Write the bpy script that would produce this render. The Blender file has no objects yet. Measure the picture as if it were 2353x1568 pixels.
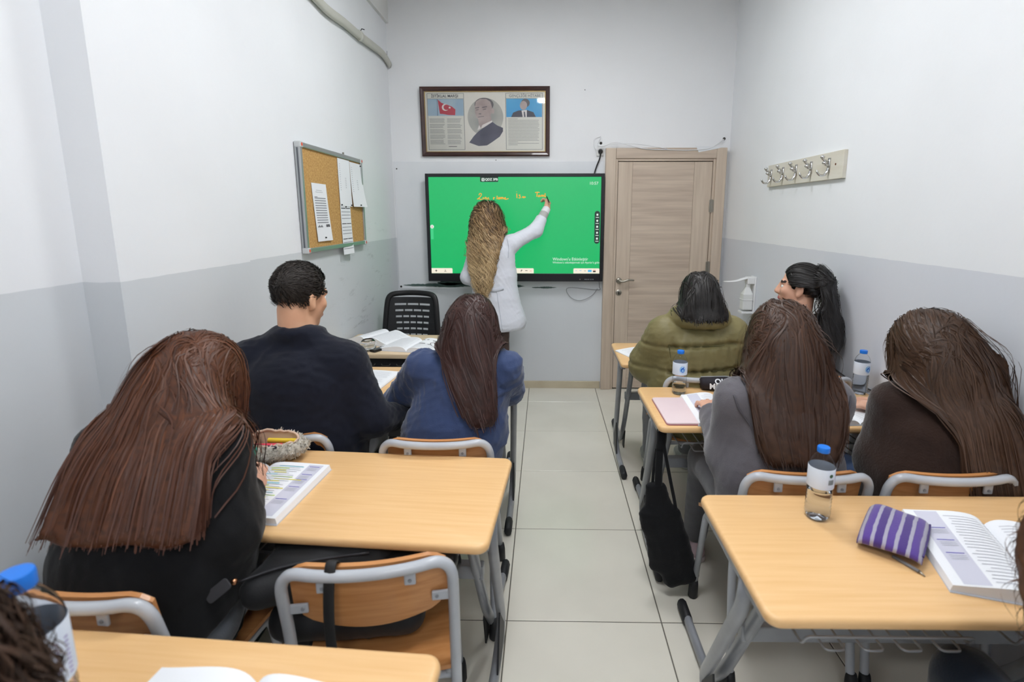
import bpy, bmesh, math, random
import numpy as np
from mathutils import Vector, Matrix
random.seed(7)
np.random.seed(7)
SC = bpy.context.scene
COL = SC.collection
PI = math.pi

# ------------------------------------------------------------------ camera
cam_d = bpy.data.cameras.new('camera')
cam = bpy.data.objects.new('camera', cam_d)
COL.objects.link(cam)
SC.camera = cam
FPX, PX0, PY0 = 1192.0, 1232.0, 709.0
cam_d.sensor_fit = 'HORIZONTAL'
cam_d.sensor_width = 36.0
cam_d.lens = FPX / 2353.0 * 36.0
cam_d.shift_x = (1176.5 - PX0) / 2353.0
cam_d.shift_y = (PY0 - 784.0) / 2353.0
cam_d.clip_start = 0.02
cam_d.dof.use_dof = True
cam_d.dof.focus_distance = 2.6
cam_d.dof.aperture_fstop = 2.8
cam.location = (0, 0, 1.55)
cam.rotation_euler = (math.radians(90 - 10.271), 0, math.radians(1.0404))

# ------------------------------------------------------------------ world, light, exposure
world = bpy.data.worlds.new('world')
SC.world = world
world.use_nodes = True
world.node_tree.nodes['Background'].inputs[0].default_value = (0.8, 0.87, 1.0, 1)
world.node_tree.nodes['Background'].inputs[1].default_value = 0.25
SC.view_settings.view_transform = 'Standard'
SC.view_settings.look = 'None'
SC.view_settings.exposure = 0.0
SC.view_settings.gamma = 1.0
SC.view_settings.use_curve_mapping = False

XL, XR, YB, YF, ZC = -1.297, 1.529, 4.511, -2.3, 3.30
PAINT = 1.352
LAMPS = [(0.12, -1.5), (0.12, 1.0), (0.12, 2.75)]
LAMP_E = 30.0
LAMP_SIZE = 0.60

# ------------------------------------------------------------------ materials
def lin(c):
    if isinstance(c, str):
        c = tuple(int(c[i:i + 2], 16) for i in (0, 2, 4))
    o = []
    for v in c[:3]:
        v = v / 255.0
        o.append(v / 12.92 if v <= 0.04045 else ((v + 0.055) / 1.055) ** 2.4)
    return (o[0], o[1], o[2], 1.0)

MATS = {}
def mat(name, col=(200, 200, 200), rough=0.5, metal=0.0, spec=0.5, col2=None, nscale=8.0, nstretch=(1, 1, 1),
        bump=0.0, bscale=60.0, bstretch=(1, 1, 1), trans=0.0, ior=1.45, emis=None, estr=0.0, sheen=0.0, coat=0.0, ramp=(0.35, 0.65), detail=3.0, space='Object'):
    if name in MATS:
        return MATS[name]
    m = bpy.data.materials.new(name)
    m.use_nodes = True
    nt = m.node_tree
    b = nt.nodes['Principled BSDF']
    b.inputs['Base Color'].default_value = lin(col)
    b.inputs['Roughness'].default_value = rough
    b.inputs['Metallic'].default_value = metal
    b.inputs['Specular IOR Level'].default_value = spec
    b.inputs['IOR'].default_value = ior
    b.inputs['Transmission Weight'].default_value = trans
    b.inputs['Sheen Weight'].default_value = sheen
    b.inputs['Coat Weight'].default_value = coat
    if emis is not None:
        b.inputs['Emission Color'].default_value = lin(emis)
        b.inputs['Emission Strength'].default_value = estr
    tc = None
    if col2 is not None or bump > 0:
        tc = nt.nodes.new('ShaderNodeTexCoord')
    if col2 is not None:
        mp = nt.nodes.new('ShaderNodeMapping')
        mp.inputs['Scale'].default_value = nstretch
        nt.links.new(tc.outputs[space], mp.inputs['Vector'])
        n = nt.nodes.new('ShaderNodeTexNoise')
        n.inputs['Scale'].default_value = nscale
        n.inputs['Detail'].default_value = detail
        nt.links.new(mp.outputs[0], n.inputs['Vector'])
        r = nt.nodes.new('ShaderNodeValToRGB')
        r.color_ramp.elements[0].position = ramp[0]
        r.color_ramp.elements[1].position = ramp[1]
        r.color_ramp.elements[0].color = lin(col)
        r.color_ramp.elements[1].color = lin(col2)
        nt.links.new(n.outputs['Fac'], r.inputs['Fac'])
        nt.links.new(r.outputs['Color'], b.inputs['Base Color'])
    if bump > 0:
        mp2 = nt.nodes.new('ShaderNodeMapping')
        mp2.inputs['Scale'].default_value = bstretch
        nt.links.new(tc.outputs[space], mp2.inputs['Vector'])
        n2 = nt.nodes.new('ShaderNodeTexNoise')
        n2.inputs['Scale'].default_value = bscale
        n2.inputs['Detail'].default_value = 4.0
        nt.links.new(mp2.outputs[0], n2.inputs['Vector'])
        bp = nt.nodes.new('ShaderNodeBump')
        bp.inputs['Strength'].default_value = bump
        bp.inputs['Distance'].default_value = 0.004
        nt.links.new(n2.outputs['Fac'], bp.inputs['Height'])
        nt.links.new(bp.outputs[0], b.inputs['Normal'])
    MATS[name] = m
    return m

def wall_mat(name, upper, lower, smudge=False):
    """two-tone emulsion: white above, grey dado paint below PAINT, faint blotches and scuffs"""
    m = bpy.data.materials.new(name)
    m.use_nodes = True
    nt = m.node_tree
    L = nt.links.new
    b = nt.nodes['Principled BSDF']
    b.inputs['Roughness'].default_value = 0.55
    b.inputs['Specular IOR Level'].default_value = 0.35
    g = nt.nodes.new('ShaderNodeNewGeometry')
    sx = nt.nodes.new('ShaderNodeSeparateXYZ')
    L(g.outputs['Position'], sx.inputs[0])
    n0 = nt.nodes.new('ShaderNodeTexNoise'); n0.inputs['Scale'].default_value = 14
    L(g.outputs['Position'], n0.inputs['Vector'])
    ma = nt.nodes.new('ShaderNodeMath'); ma.operation = 'MULTIPLY_ADD'
    ma.inputs[1].default_value = 0.006; L(n0.outputs['Fac'], ma.inputs[0]); L(sx.outputs['Z'], ma.inputs[2])
    gt = nt.nodes.new('ShaderNodeMath'); gt.operation = 'GREATER_THAN'; gt.inputs[1].default_value = PAINT + 0.003
    L(ma.outputs[0], gt.inputs[0])
    mx = nt.nodes.new('ShaderNodeMix'); mx.data_type = 'RGBA'
    mx.inputs[6].default_value = lin(lower); mx.inputs[7].default_value = lin(upper)
    L(gt.outputs[0], mx.inputs[0])
    n1 = nt.nodes.new('ShaderNodeTexNoise'); n1.inputs['Scale'].default_value = 1.6; n1.inputs['Detail'].default_value = 4
    L(g.outputs['Position'], n1.inputs['Vector'])
    r1 = nt.nodes.new('ShaderNodeMapRange'); r1.inputs[1].default_value = 0.3; r1.inputs[2].default_value = 0.7
    r1.inputs[3].default_value = 0.955; r1.inputs[4].default_value = 1.0
    L(n1.outputs['Fac'], r1.inputs[0])
    mu = nt.nodes.new('ShaderNodeMix'); mu.data_type = 'RGBA'; mu.blend_type = 'MULTIPLY'; mu.inputs[0].default_value = 1
    L(mx.outputs[2], mu.inputs[6]); L(r1.outputs[0], mu.inputs[7])
    out = mu.outputs[2]
    if smudge:   # grey chair-back scuff marks on the dado
        mp = nt.nodes.new('ShaderNodeMapping'); mp.inputs['Scale'].default_value = (1, 1.1, 6.0); mp.inputs['Rotation'].default_value = (0.35, 0, 0)
        L(g.outputs['Position'], mp.inputs['Vector'])
        n2 = nt.nodes.new('ShaderNodeTexNoise'); n2.inputs['Scale'].default_value = 3.2; n2.inputs['Detail'].default_value = 8; n2.inputs['Roughness'].default_value = 0.75
        L(mp.outputs[0], n2.inputs['Vector'])
        r2 = nt.nodes.new('ShaderNodeMapRange'); r2.inputs[1].default_value = 0.56; r2.inputs[2].default_value = 0.75
        r2.inputs[3].default_value = 0.0; r2.inputs[4].default_value = 0.75
        L(n2.outputs['Fac'], r2.inputs[0])
        vs = nt.nodes.new('ShaderNodeVectorMath'); vs.operation = 'DISTANCE'; vs.inputs[1].default_value = (XL, 3.75, 1.0)
        L(g.outputs['Position'], vs.inputs[0])
        r3 = nt.nodes.new('ShaderNodeMapRange'); r3.inputs[1].default_value = 0.2; r3.inputs[2].default_value = 0.75
        r3.inputs[3].default_value = 1.0; r3.inputs[4].default_value = 0.0
        L(vs.outputs['Value'], r3.inputs[0])
        mm = nt.nodes.new('ShaderNodeMath'); mm.operation = 'MULTIPLY'
        L(r2.outputs[0], mm.inputs[0]); L(r3.outputs[0], mm.inputs[1])
        mz = nt.nodes.new('ShaderNodeMix'); mz.data_type = 'RGBA'; mz.inputs[7].default_value = lin((96, 100, 104))
        L(mm.outputs[0], mz.inputs[0]); L(out, mz.inputs[6]); out = mz.outputs[2]
    L(out, b.inputs['Base Color'])
    nb = nt.nodes.new('ShaderNodeTexNoise'); nb.inputs['Scale'].default_value = 45; nb.inputs['Detail'].default_value = 5
    L(g.outputs['Position'], nb.inputs['Vector'])
    bp = nt.nodes.new('ShaderNodeBump'); bp.inputs['Strength'].default_value = 0.12; bp.inputs['Distance'].default_value = 0.004
    L(nb.outputs['Fac'], bp.inputs['Height']); L(bp.outputs[0], b.inputs['Normal'])
    return m

# ------------------------------------------------------------------ object helpers
def ob(name, me, m=None, parent=None, loc=None, rot=None, smooth=False):
    o = bpy.data.objects.new(name, me)
    COL.objects.link(o)
    if m is not None:
        ms = m if isinstance(m, (list, tuple)) else [m]
        if len(me.materials) == 0:
            for q in ms:
                me.materials.append(q)
    if parent is not None:
        o.parent = parent
    if loc is not None:
        o.location = loc
    if rot is not None:
        o.rotation_euler = rot
    if smooth:
        me.polygons.foreach_set('use_smooth', [True] * len(me.polygons))
    return o

def thing(name, label, cat, loc=(0, 0, 0), rz=0.0, group=None, rot=None):
    o = bpy.data.objects.new(name, None)
    COL.objects.link(o)
    o.location = loc
    o.rotation_euler = rot if rot is not None else (0, 0, rz)
    o.empty_display_size = 0.1
    o['label'] = label
    o['category'] = cat
    if group:
        o['group'] = group
    return o

def tag(o, label, cat, group=None):
    o['label'] = label
    o['category'] = cat
    if group:
        o['group'] = group
    return o

def struct(o, label=None):
    o['kind'] = 'structure'
    if label:
        o['label'] = label
    return o

class MB:
    """collects verts / faces (with material slots) into one mesh"""
    def __init__(s):
        s.v = []; s.f = []; s.m = []
    def add(s, vs, fs, mi=0):
        o = len(s.v)
        s.v += [tuple(v) for v in vs]
        for f in fs:
            s.f.append(tuple(i + o for i in f)); s.m.append(mi)
        return s
    def box(s, x0, x1, y0, y1, z0, z1, mi=0, M=None):
        vs = [(x, y, z) for x in (x0, x1) for y in (y0, y1) for z in (z0, z1)]
        if M is not None:
            vs = [M @ Vector(v) for v in vs]
        return s.add(vs, [(0, 1, 3, 2), (4, 6, 7, 5), (0, 4, 5, 1), (2, 3, 7, 6), (0, 2, 6, 4), (1, 5, 7, 3)], mi)
    def quad(s, a, b, c, d, mi=0):
        return s.add([a, b, c, d], [(0, 1, 2, 3)], mi)
    def prism(s, pts, z0, z1, mi=0, M=None):
        n = len(pts)
        vs = [Vector((p[0], p[1], z0)) for p in pts] + [Vector((p[0], p[1], z1)) for p in pts]
        if M is not None:
            vs = [M @ v for v in vs]
        fs = [tuple(reversed(range(n))), tuple(range(n, 2 * n))] + [(i, (i + 1) % n, n + (i + 1) % n, n + i) for i in range(n)]
        return s.add(vs, fs, mi)
    def tube(s, path, r, seg=8, mi=0, cap=True, flat=None):
        """swept tube; r scalar or list; flat=(axis vector, factor) squashes the section"""
        P = [Vector(p) for p in path]
        n = len(P)
        rs = r if isinstance(r, (list, tuple)) else [r] * n
        t0 = (P[1] - P[0]).normalized()
        up = Vector((0, 0, 1)) if abs(t0.z) < 0.9 else Vector((0, 1, 0))
        nx = t0.cross(up).normalized()
        vs = []
        for i in range(n):
            t = (P[min(i + 1, n - 1)] - P[max(i - 1, 0)]).normalized()
            nx = (nx - t * nx.dot(t)).normalized()
            ny = t.cross(nx)
            for k in range(seg):
                a = 2 * PI * k / seg
                d = (nx * math.cos(a) + ny * math.sin(a)) * rs[i]
                if flat is not None:
                    ax = Vector(flat[0]); d = d + ax * (d.dot(ax) * (flat[1] - 1))
                vs.append(P[i] + d)
        fs = []
        for i in range(n - 1):
            for k in range(seg):
                fs.append((i * seg + k, i * seg + (k + 1) % seg, (i + 1) * seg + (k + 1) % seg, (i + 1) * seg + k))
        if cap:
            fs.append(tuple(reversed(range(seg)))); fs.append(tuple(range((n - 1) * seg, n * seg)))
        return s.add(vs, fs, mi)
    def lathe(s, prof, seg=24, mi=0, M=None, closed=False):
        vs = []
        for (r, z) in prof:
            for k in range(seg):
                a = 2 * PI * k / seg
                v = Vector((r * math.cos(a), r * math.sin(a), z))
                vs.append(M @ v if M is not None else v)
        fs = []
        n = len(prof)
        for i in range(n - 1):
            for k in range(seg):
                fs.append((i * seg + k, i * seg + (k + 1) % seg, (i + 1) * seg + (k + 1) % seg, (i + 1) * seg + k))
        if not closed:
            fs.append(tuple(reversed(range(seg)))); fs.append(tuple(range((n - 1) * seg, n * seg)))
        return s.add(vs, fs, mi)
    def grid(s, fn, nu, nv, mi=0, thick=0.0):
        """surface fn(u,v) -> point, optional thickness along the normal (closed slab)"""
        def P(i, j): return Vector(fn(i / nu, j / nv))
        pts = [[P(i, j) for j in range(nv + 1)] for i in range(nu + 1)]
        def idx(i, j): return i * (nv + 1) + j
        vs = [pts[i][j] for i in range(nu + 1) for j in range(nv + 1)]
        fs = [(idx(i, j), idx(i + 1, j), idx(i + 1, j + 1), idx(i, j + 1)) for i in range(nu) for j in range(nv)]
        if thick:
            N = []
            for i in range(nu + 1):
                for j in range(nv + 1):
                    du = pts[min(i + 1, nu)][j] - pts[max(i - 1, 0)][j]
                    dv = pts[i][min(j + 1, nv)] - pts[i][max(j - 1, 0)]
                    N.append(du.cross(dv).normalized())
            o = len(vs)
            vs = vs + [v - n * thick for v, n in zip(vs, N)]
            fs = fs + [tuple(o + q for q in reversed(f)) for f in fs]
            per = [idx(i, 0) for i in range(nu)] + [idx(nu, j) for j in range(nv)] + [idx(i, nv) for i in range(nu, 0, -1)] + [idx(0, j) for j in range(nv, 0, -1)]
            for a, b in zip(per, per[1:] + per[:1]):
                fs.append((b, a, o + a, o + b))
        return s.add(vs, fs, mi)
    def build(s, name, m, parent=None, loc=None, rot=None, smooth=False, autosmooth=None, bevel=0.0):
        me = bpy.data.meshes.new(name)
        me.from_pydata([tuple(v) for v in s.v], [], s.f)
        ms = m if isinstance(m, (list, tuple)) else [m]
        for q in ms:
            me.materials.append(q)
        if len(ms) > 1:
            me.polygons.foreach_set('material_index', s.m)
        if bevel > 0:
            bm = bmesh.new(); bm.from_mesh(me)
            ed = [e for e in bm.edges if len(e.link_faces) == 2 and e.calc_face_angle(0) > 0.6]
            bmesh.ops.bevel(bm, geom=ed, offset=bevel, segments=2, affect='EDGES', profile=0.5, clamp_overlap=True)
            bm.to_mesh(me); bm.free()
        if smooth or autosmooth is not None:
            me.polygons.foreach_set('use_smooth', [True] * len(me.polygons))
            if autosmooth is not None:
                me.set_sharp_from_angle(angle=math.radians(autosmooth))
        me.update()
        return ob(name, me, None, parent, loc, rot)

def rrect(w, d, r, n=5):
    """rounded rectangle outline, counter-clockwise, centred"""
    pts = []
    for cx, cy, a0 in ((w / 2 - r, d / 2 - r, 0), (-w / 2 + r, d / 2 - r, 90), (-w / 2 + r, -d / 2 + r, 180), (w / 2 - r, -d / 2 + r, 270)):
        for i in range(n + 1):
            a = math.radians(a0 + 90 * i / n)
            pts.append((cx + r * math.cos(a), cy + r * math.sin(a)))
    return pts

def slab(mb, w, d, z0, z1, rc, be, mi=0, M=None, n=6):
    """rounded slab with bull-nosed edges"""
    prof = []
    for i in range(4):
        a = math.radians(90 * i / 3)
        prof.append((be * (1 - math.sin(a)), z0 + be * (1 - math.cos(a))))
    top = [(ins, z1 - (z - z0)) for ins, z in reversed(prof)]
    rings = prof + top
    vs = []
    N = None
    for ins, z in rings:
        pts = rrect(w - 2 * ins, d - 2 * ins, max(rc - ins, 0.002), n)
        N = len(pts)
        for p in pts:
            v = Vector((p[0], p[1], z)); vs.append(M @ v if M is not None else v)
    fs = [tuple(reversed(range(N))), tuple(range((len(rings) - 1) * N, len(rings) * N))]
    for i in range(len(rings) - 1):
        for k in range(N):
            fs.append((i * N + k, i * N + (k + 1) % N, (i + 1) * N + (k + 1) % N, (i + 1) * N + k))
    return mb.add(vs, fs, mi)

def text_mesh(name, body, size, m, parent, loc, rot, align='CENTER', sx=1.0, bold=0.0):
    cu = bpy.data.curves.new(name, 'FONT')
    cu.body = body
    cu.size = size
    cu.align_x = align
    cu.align_y = 'CENTER'
    cu.offset = bold
    cu.resolution_u = 3
    tmp = bpy.data.objects.new('tmp', cu)
    COL.objects.link(tmp)
    dg = bpy.context.evaluated_depsgraph_get()
    me = bpy.data.meshes.new_from_object(tmp.evaluated_get(dg))
    bpy.data.objects.remove(tmp)
    for v in me.vertices:
        v.co.x *= sx
    me.materials.clear()
    o = ob(name, me, m, parent, loc, rot)
    return o

def arc_pts(path, rad, n=5):
    """polyline with rounded corners"""
    P = [Vector(p) for p in path]
    out = [P[0]]
    for i in range(1, len(P) - 1):
        a = (P[i - 1] - P[i]); b = (P[i + 1] - P[i])
        r = min(rad, a.length * 0.49, b.length * 0.49)
        p0 = P[i] + a.normalized() * r; p2 = P[i] + b.normalized() * r
        for k in range(n + 1):
            t = k / n
            out.append(p0 * (1 - t) ** 2 + P[i] * 2 * t * (1 - t) + p2 * t * t)
    out.append(P[-1])
    return out

def crom(pts, n=6):
    """Catmull-Rom through points"""
    P = [Vector(p) for p in pts]
    P = [P[0] * 2 - P[1]] + P + [P[-1] * 2 - P[-2]]
    out = []
    for i in range(1, len(P) - 2):
        for k in range(n):
            t = k / n
            a, b, c, d = P[i - 1], P[i], P[i + 1], P[i + 2]
            out.append(0.5 * ((2 * b) + (c - a) * t + (2 * a - 5 * b + 4 * c - d) * t * t + (3 * b - a - 3 * c + d) * t ** 3))
    out.append(P[-2])
    return out

def copy_tree(o, parent=None):
    c = o.copy()
    COL.objects.link(c)
    if parent is not None:
        c.parent = parent
    for ch in o.children:
        copy_tree(ch, c)
    return c

# shared materials
M_white = mat('paper_white', (240, 242, 246), 0.7)
M_ink = mat('ink_grey', (120, 120, 128), 0.8)
M_inkdark = mat('ink_dark', (45, 45, 52), 0.8)
M_black = mat('black_plastic', (22, 22, 24), 0.4)
M_chrome = mat('chrome', (205, 205, 205), 0.18, metal=1.0)
M_steel = mat('brushed_steel', (165, 160, 150), 0.32, metal=1.0)
M_tube = mat('grey_tube_paint', (150, 153, 158), 0.35, col2=(136, 139, 145), nscale=9, coat=0.2)
M_tubelight = mat('light_grey_tube_paint', (186, 190, 196), 0.3, col2=(176, 180, 187), nscale=9, coat=0.3)
M_wood = mat('desk_laminate', (238, 196, 142), 0.33, col2=(229, 183, 126), nscale=3.0, nstretch=(1.2, 26, 26), detail=6, ramp=(0.3, 0.75), spec=0.5)
M_woodedge = mat('desk_edge', (226, 168, 104), 0.32, col2=(212, 150, 88), nscale=3.0, nstretch=(1.2, 26, 26), detail=6)
M_ply = mat('chair_plywood', (206, 146, 92), 0.38, col2=(190, 128, 74), nscale=3.0, nstretch=(1.5, 20, 30), detail=6, coat=0.2)
M_rubber = mat('black_rubber', (34, 35, 38), 0.55)
# ------------------------------------------------------------------ room
W_side = wall_mat('wall_paint_side', (238, 240, 243), (218, 221, 228))
W_left = wall_mat('wall_paint_left', (238, 240, 243), (214, 218, 222), smudge=True)
W_back = wall_mat('wall_paint_back', (236, 237, 239), (217, 220, 224))
M_ceil = mat('ceiling_paint', (228, 228, 226), 0.8)

# floor: grout bed and every tile
fl = MB().box(-1.42, 1.56, YF, YB + 0.05, -0.06, -0.0022).build('floor', mat('grout', (96, 92, 84), 0.9))
struct(fl, 'cream glazed tile floor with dark grout lines')
M_tile = mat('tile_glaze', (226, 222, 210), 0.2, col2=(218, 214, 202), nscale=2.2, spec=0.45, space='Object', detail=5)
TS, GAP = 0.5975, 0.0042
gx = [-0.1455 + TS * i for i in range(-3, 4)]
gy = [4.152 - TS * i for i in range(-1, 12)]
xs = [-1.40] + [g for g in gx if -1.40 < g < XR] + [XR + 0.02]
ys = [YF] + sorted(g for g in gy if YF < g < YB) + [YB + 0.02]
tcache = {}
for i in range(len(xs) - 1):
    for j in range(len(ys) - 1):
        w, d = xs[i + 1] - xs[i] - GAP, ys[j + 1] - ys[j] - GAP
        if w < 0.01 or d < 0.01:
            continue
        key = (round(w, 3), round(d, 3))
        if key not in tcache:
            mb = MB(); b = 0.0018
            vs = [(-w / 2, -d / 2, -0.008), (w / 2, -d / 2, -0.008), (w / 2, d / 2, -0.008), (-w / 2, d / 2, -0.008),
                  (-w / 2, -d / 2, -b), (w / 2, -d / 2, -b), (w / 2, d / 2, -b), (-w / 2, d / 2, -b),
                  (-w / 2 + b, -d / 2 + b, 0), (w / 2 - b, -d / 2 + b, 0), (w / 2 - b, d / 2 - b, 0), (-w / 2 + b, d / 2 - b, 0)]
            fs = [(8, 9, 10, 11), (3, 2, 1, 0)]
            for k in range(4):
                n = (k + 1) % 4
                fs.append((k, n, 4 + n, 4 + k)); fs.append((4 + k, 4 + n, 8 + n, 8 + k))
            me = bpy.data.meshes.new('tile'); me.from_pydata(vs, [], fs); me.materials.append(M_tile)
            tcache[key] = me
        ob('tile', tcache[key], None, fl, ((xs[i] + xs[i + 1]) / 2, (ys[j] + ys[j + 1]) / 2, 0))

# left wall with its shallow column
mb = MB()
pl = [(XL, YB + 0.1), (XL, 2.19), (-1.259, 2.19), (-1.259, 1.503), (-1.372, 1.503), (-1.372, YF), (-1.6, YF), (-1.6, YB + 0.1)]
mb.prism(list(reversed(pl)), -0.05, ZC + 0.05)
wl = struct(mb.build('wall_left', W_left), 'white wall with grey painted dado and shallow column')
beam = MB().box(XL - 0.05, XL + 0.022, 2.19, YB, 3.07, ZC + 0.02).build('beam', M_ceil, wl)
wb = struct(MB().box(-1.7, 1.8, YB, YB + 0.15, -0.05, ZC + 0.05).build('wall_back', W_back), 'white end wall with grey dado')
wr = struct(MB().box(XR, XR + 0.15, YF, YB + 0.1, -0.05, ZC + 0.05).build('wall_right', W_side), 'white right wall with grey painted dado')
wf = struct(MB().box(-1.7, 1.8, YF - 0.15, YF, -0.05, ZC + 0.05).build('wall_front', W_side), 'plain wall behind the class')
ce = struct(MB().box(-1.7, 1.8, YF - 0.1, YB + 0.1, ZC, ZC + 0.12).build('ceiling', M_ceil), 'plain white ceiling')
# tiled skirting of the end wall
bb = MB().box(XL, 0.492, YB - 0.012, YB + 0.002, 0.0, 0.066).build('baseboard_back', mat('skirting_tile', (203, 192, 168), 0.4, col2=(192, 180, 155), nscale=6), bevel=0.003)
struct(bb, 'cream tile skirting along the end wall')

# old blackboard area, painted over white, its green paint left bare along the lower edge
pp = MB().box(-1.286, 0.488, YB - 0.006, YB + 0.001, 0.905, 1.99).build('painted_panel', mat('panel_paint', (228, 230, 233), 0.5, bump=0.1, bscale=30, col2=(222, 225, 229), nscale=3), wb, bevel=0.002)
M_green = mat('old_board_green', (62, 84, 80), 0.7, col2=(84, 104, 100), nscale=14)
def ragged(x0, x1, zc, th, seed, n=46):
    rnd = random.Random(seed)
    top = []; bot = []
    for i in range(n + 1):
        t = i / n; x = x0 + (x1 - x0) * t
        e = min(1.0, t * 7, (1 - t) * 5)
        w = th * e * (0.45 + 0.55 * (0.5 + 0.5 * math.sin(t * 9 + seed)) + 0.3 * (rnd.random() - 0.5))
        top.append((x, zc + w * 0.55 + 0.004 * rnd.random())); bot.append((x, zc - w * 0.45))
    mb = MB()
    for i in range(n):
        a, b, c, d = bot[i], bot[i + 1], top[i + 1], top[i]
        y0, y1 = YB - 0.0085, YB - 0.005
        mb.add([(a[0], y0, a[1]), (b[0], y0, b[1]), (c[0], y0, c[1]), (d[0], y0, d[1])], [(0, 1, 2, 3)])
    mb.v += []
    return mb
ragged(-1.25, -0.52, 0.937, 0.036, 3).build('bare_green_paint', M_green, wb)
ragged(-0.95, -0.60, 0.958, 0.05, 5).build('bare_green_paint', M_green, wb)
ragged(-0.40, -0.18, 0.930, 0.022, 8).build('bare_green_paint', M_green, wb)
ragged(-0.12, 0.10, 0.918, 0.016, 9).build('bare_green_paint', M_green, wb)
# nail holes and chips of the end wall
M_hole = mat('wall_hole', (40, 36, 32), 0.9)
for x, z, r in ((0.318, 2.555, 0.004), (-1.27, 0.925, 0.010), (-1.262, 1.93, 0.006), (-0.42, 2.0, 0.004)):
    MB().lathe([(r, 0), (r * 0.6, 0.002)], 8, 0, Matrix.Translation((x, YB - 0.0005 - (0.006 if z < 1.99 else 0), z)) @ Matrix.Rotation(PI / 2, 4, 'X')).build('nail_hole', M_hole, wb)

# lamps on the ceiling
M_lamp = mat('lamp_diffuser', (255, 255, 255), 0.5, emis=(250, 252, 255), estr=LAMP_E)
for i, (x, y) in enumerate(LAMPS):
    t = thing('ceiling_light', ['square white ceiling panel light at the back of the class', 'square white ceiling panel light above the rear desks', 'square white ceiling panel light nearest the green screen'][i], 'ceiling light', (x, y, ZC), group='ceiling panel lights')
    MB().box(-LAMP_SIZE / 2, LAMP_SIZE / 2, -LAMP_SIZE / 2, LAMP_SIZE / 2, -0.035, 0).build('frame', mat('lamp_frame', (235, 235, 235), 0.4), t, bevel=0.003)
    h = LAMP_SIZE / 2 - 0.02
    MB().box(-h, h, -h, h, -0.04, -0.034).build('diffuser', M_lamp, t)

# plastic cable duct sagging along the left wall
P = crom([(XL + 0.020, 2.55, 2.745), (XL + 0.020, 2.95, 2.738), (XL + 0.022, 3.25, 2.722), (XL + 0.020, 3.52, 2.742), (XL + 0.022, 3.80, 2.752), (XL + 0.022, 4.10, 2.772), (XL + 0.022, 4.33, 2.782), (XL + 0.02, 4.495, 2.752)], 5)
t = thing('cable_duct', 'pale plastic cable duct sagging high along the left wall', 'cable duct')
MB().tube(P, 0.030, 10, flat=((1, 0, 0), 0.6)).build('duct', mat('duct_plastic', (196, 196, 186), 0.5), t, smooth=True)
MB().tube([(XL + 0.021, 3.785, 2.752), (XL + 0.021, 3.825, 2.756)], 0.036, 10, flat=((1, 0, 0), 0.65)).build('joint_sleeve', mat('duct_plastic2', (205, 205, 196), 0.5), t, smooth=True)
MB().tube([(XL + 0.03, 3.80, 2.785), (XL + 0.035, 3.81, 2.80), (XL + 0.05, 3.82, 2.797)], 0.003, 6).build('wire_tie', M_inkdark, t)
MB().tube([(XL + 0.03, 4.40, 2.79), (XL + 0.03, 4.405, 2.83)], 0.002, 5).build('wire_end', M_ink, t)

# ------------------------------------------------------------------ door
M_oak = mat('door_veneer_upright', (208, 192, 174), 0.45, col2=(188, 170, 152), nscale=2.4, nstretch=(16, 16, 0.9), detail=6, ramp=(0.3, 0.72))
M_oakh = mat('door_veneer_cross', (206, 189, 171), 0.45, col2=(180, 162, 146), nscale=2.0, nstretch=(0.9, 16, 16), detail=7, ramp=(0.32, 0.7))
D0, D1, DT = 0.497, 1.497, 2.092
dr = thing('door_1', 'closed oak veneer door in oak frame', 'door', (0, 0, 0))
del dr['category']
struct(dr)
MB().box(D0, D0 + 0.085, YB - 0.045, YB, 0, DT).build('door_jamb', M_oak, dr, bevel=0.004)
MB().box(D1 - 0.085, D1, YB - 0.045, YB, 0, DT).build('door_jamb', M_oak, dr, bevel=0.004)
MB().box(D0 + 0.086, D1 - 0.086, YB - 0.045, YB, DT - 0.085, DT).build('door_head', M_oakh, dr, bevel=0.004)
for x0, x1, z1 in ((D0 + 0.085, D0 + 0.105, DT - 0.085), (D1 - 0.105, D1 - 0.085, DT - 0.085)):
    MB().box(x0, x1, YB - 0.033, YB, 0, z1).build('door_stop', M_oak, dr, bevel=0.003)
MB().box(D0 + 0.105, D1 - 0.105, YB - 0.033, YB, DT - 0.105, DT - 0.085).build('door_stop', M_oakh, dr, bevel=0.003)
l0, l1, lt = D0 + 0.109, D1 - 0.109, DT - 0.111
MB().box(l0 - 0.006, l1 + 0.006, YB - 0.004, YB + 0.001, 0, lt + 0.008).build('shadow_gap', mat('gap_dark', (30, 26, 23), 0.9), dr)
leaf = MB().box(l0 + 0.12, l1 - 0.15, YB - 0.024, YB - 0.003, 0.012, lt).build('door_leaf', M_oakh, dr, bevel=0.002)
for a, b in ((l0, l0 + 0.119), (l1 - 0.149, l1)):
    MB().box(a, b, YB - 0.026, YB - 0.003, 0.012, lt).build('stile', M_oak, leaf, bevel=0.002)
hx, hz = l0 + 0.030, 0.985
hd = MB()
MR = Matrix.Translation((hx, YB - 0.026, hz)) @ Matrix.Rotation(PI / 2, 4, 'X')
hd.lathe([(0.026, 0), (0.026, 0.006), (0.018, 0.010), (0.010, 0.012), (0.010, 0.045)], 20, 0, MR)
hd.tube(crom([(hx, YB - 0.07, hz), (hx + 0.035, YB - 0.074, hz - 0.002), (hx + 0.075, YB - 0.073, hz + 0.010), (hx + 0.125, YB - 0.071, hz + 0.008)], 4), [0.010] * 9 + [0.009] * 3 + [0.006], 10)
hd.build('door_handle', M_steel, leaf, smooth=True)
MR = Matrix.Translation((hx, YB - 0.026, hz - 0.105)) @ Matrix.Rotation(PI / 2, 4, 'X')
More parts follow.
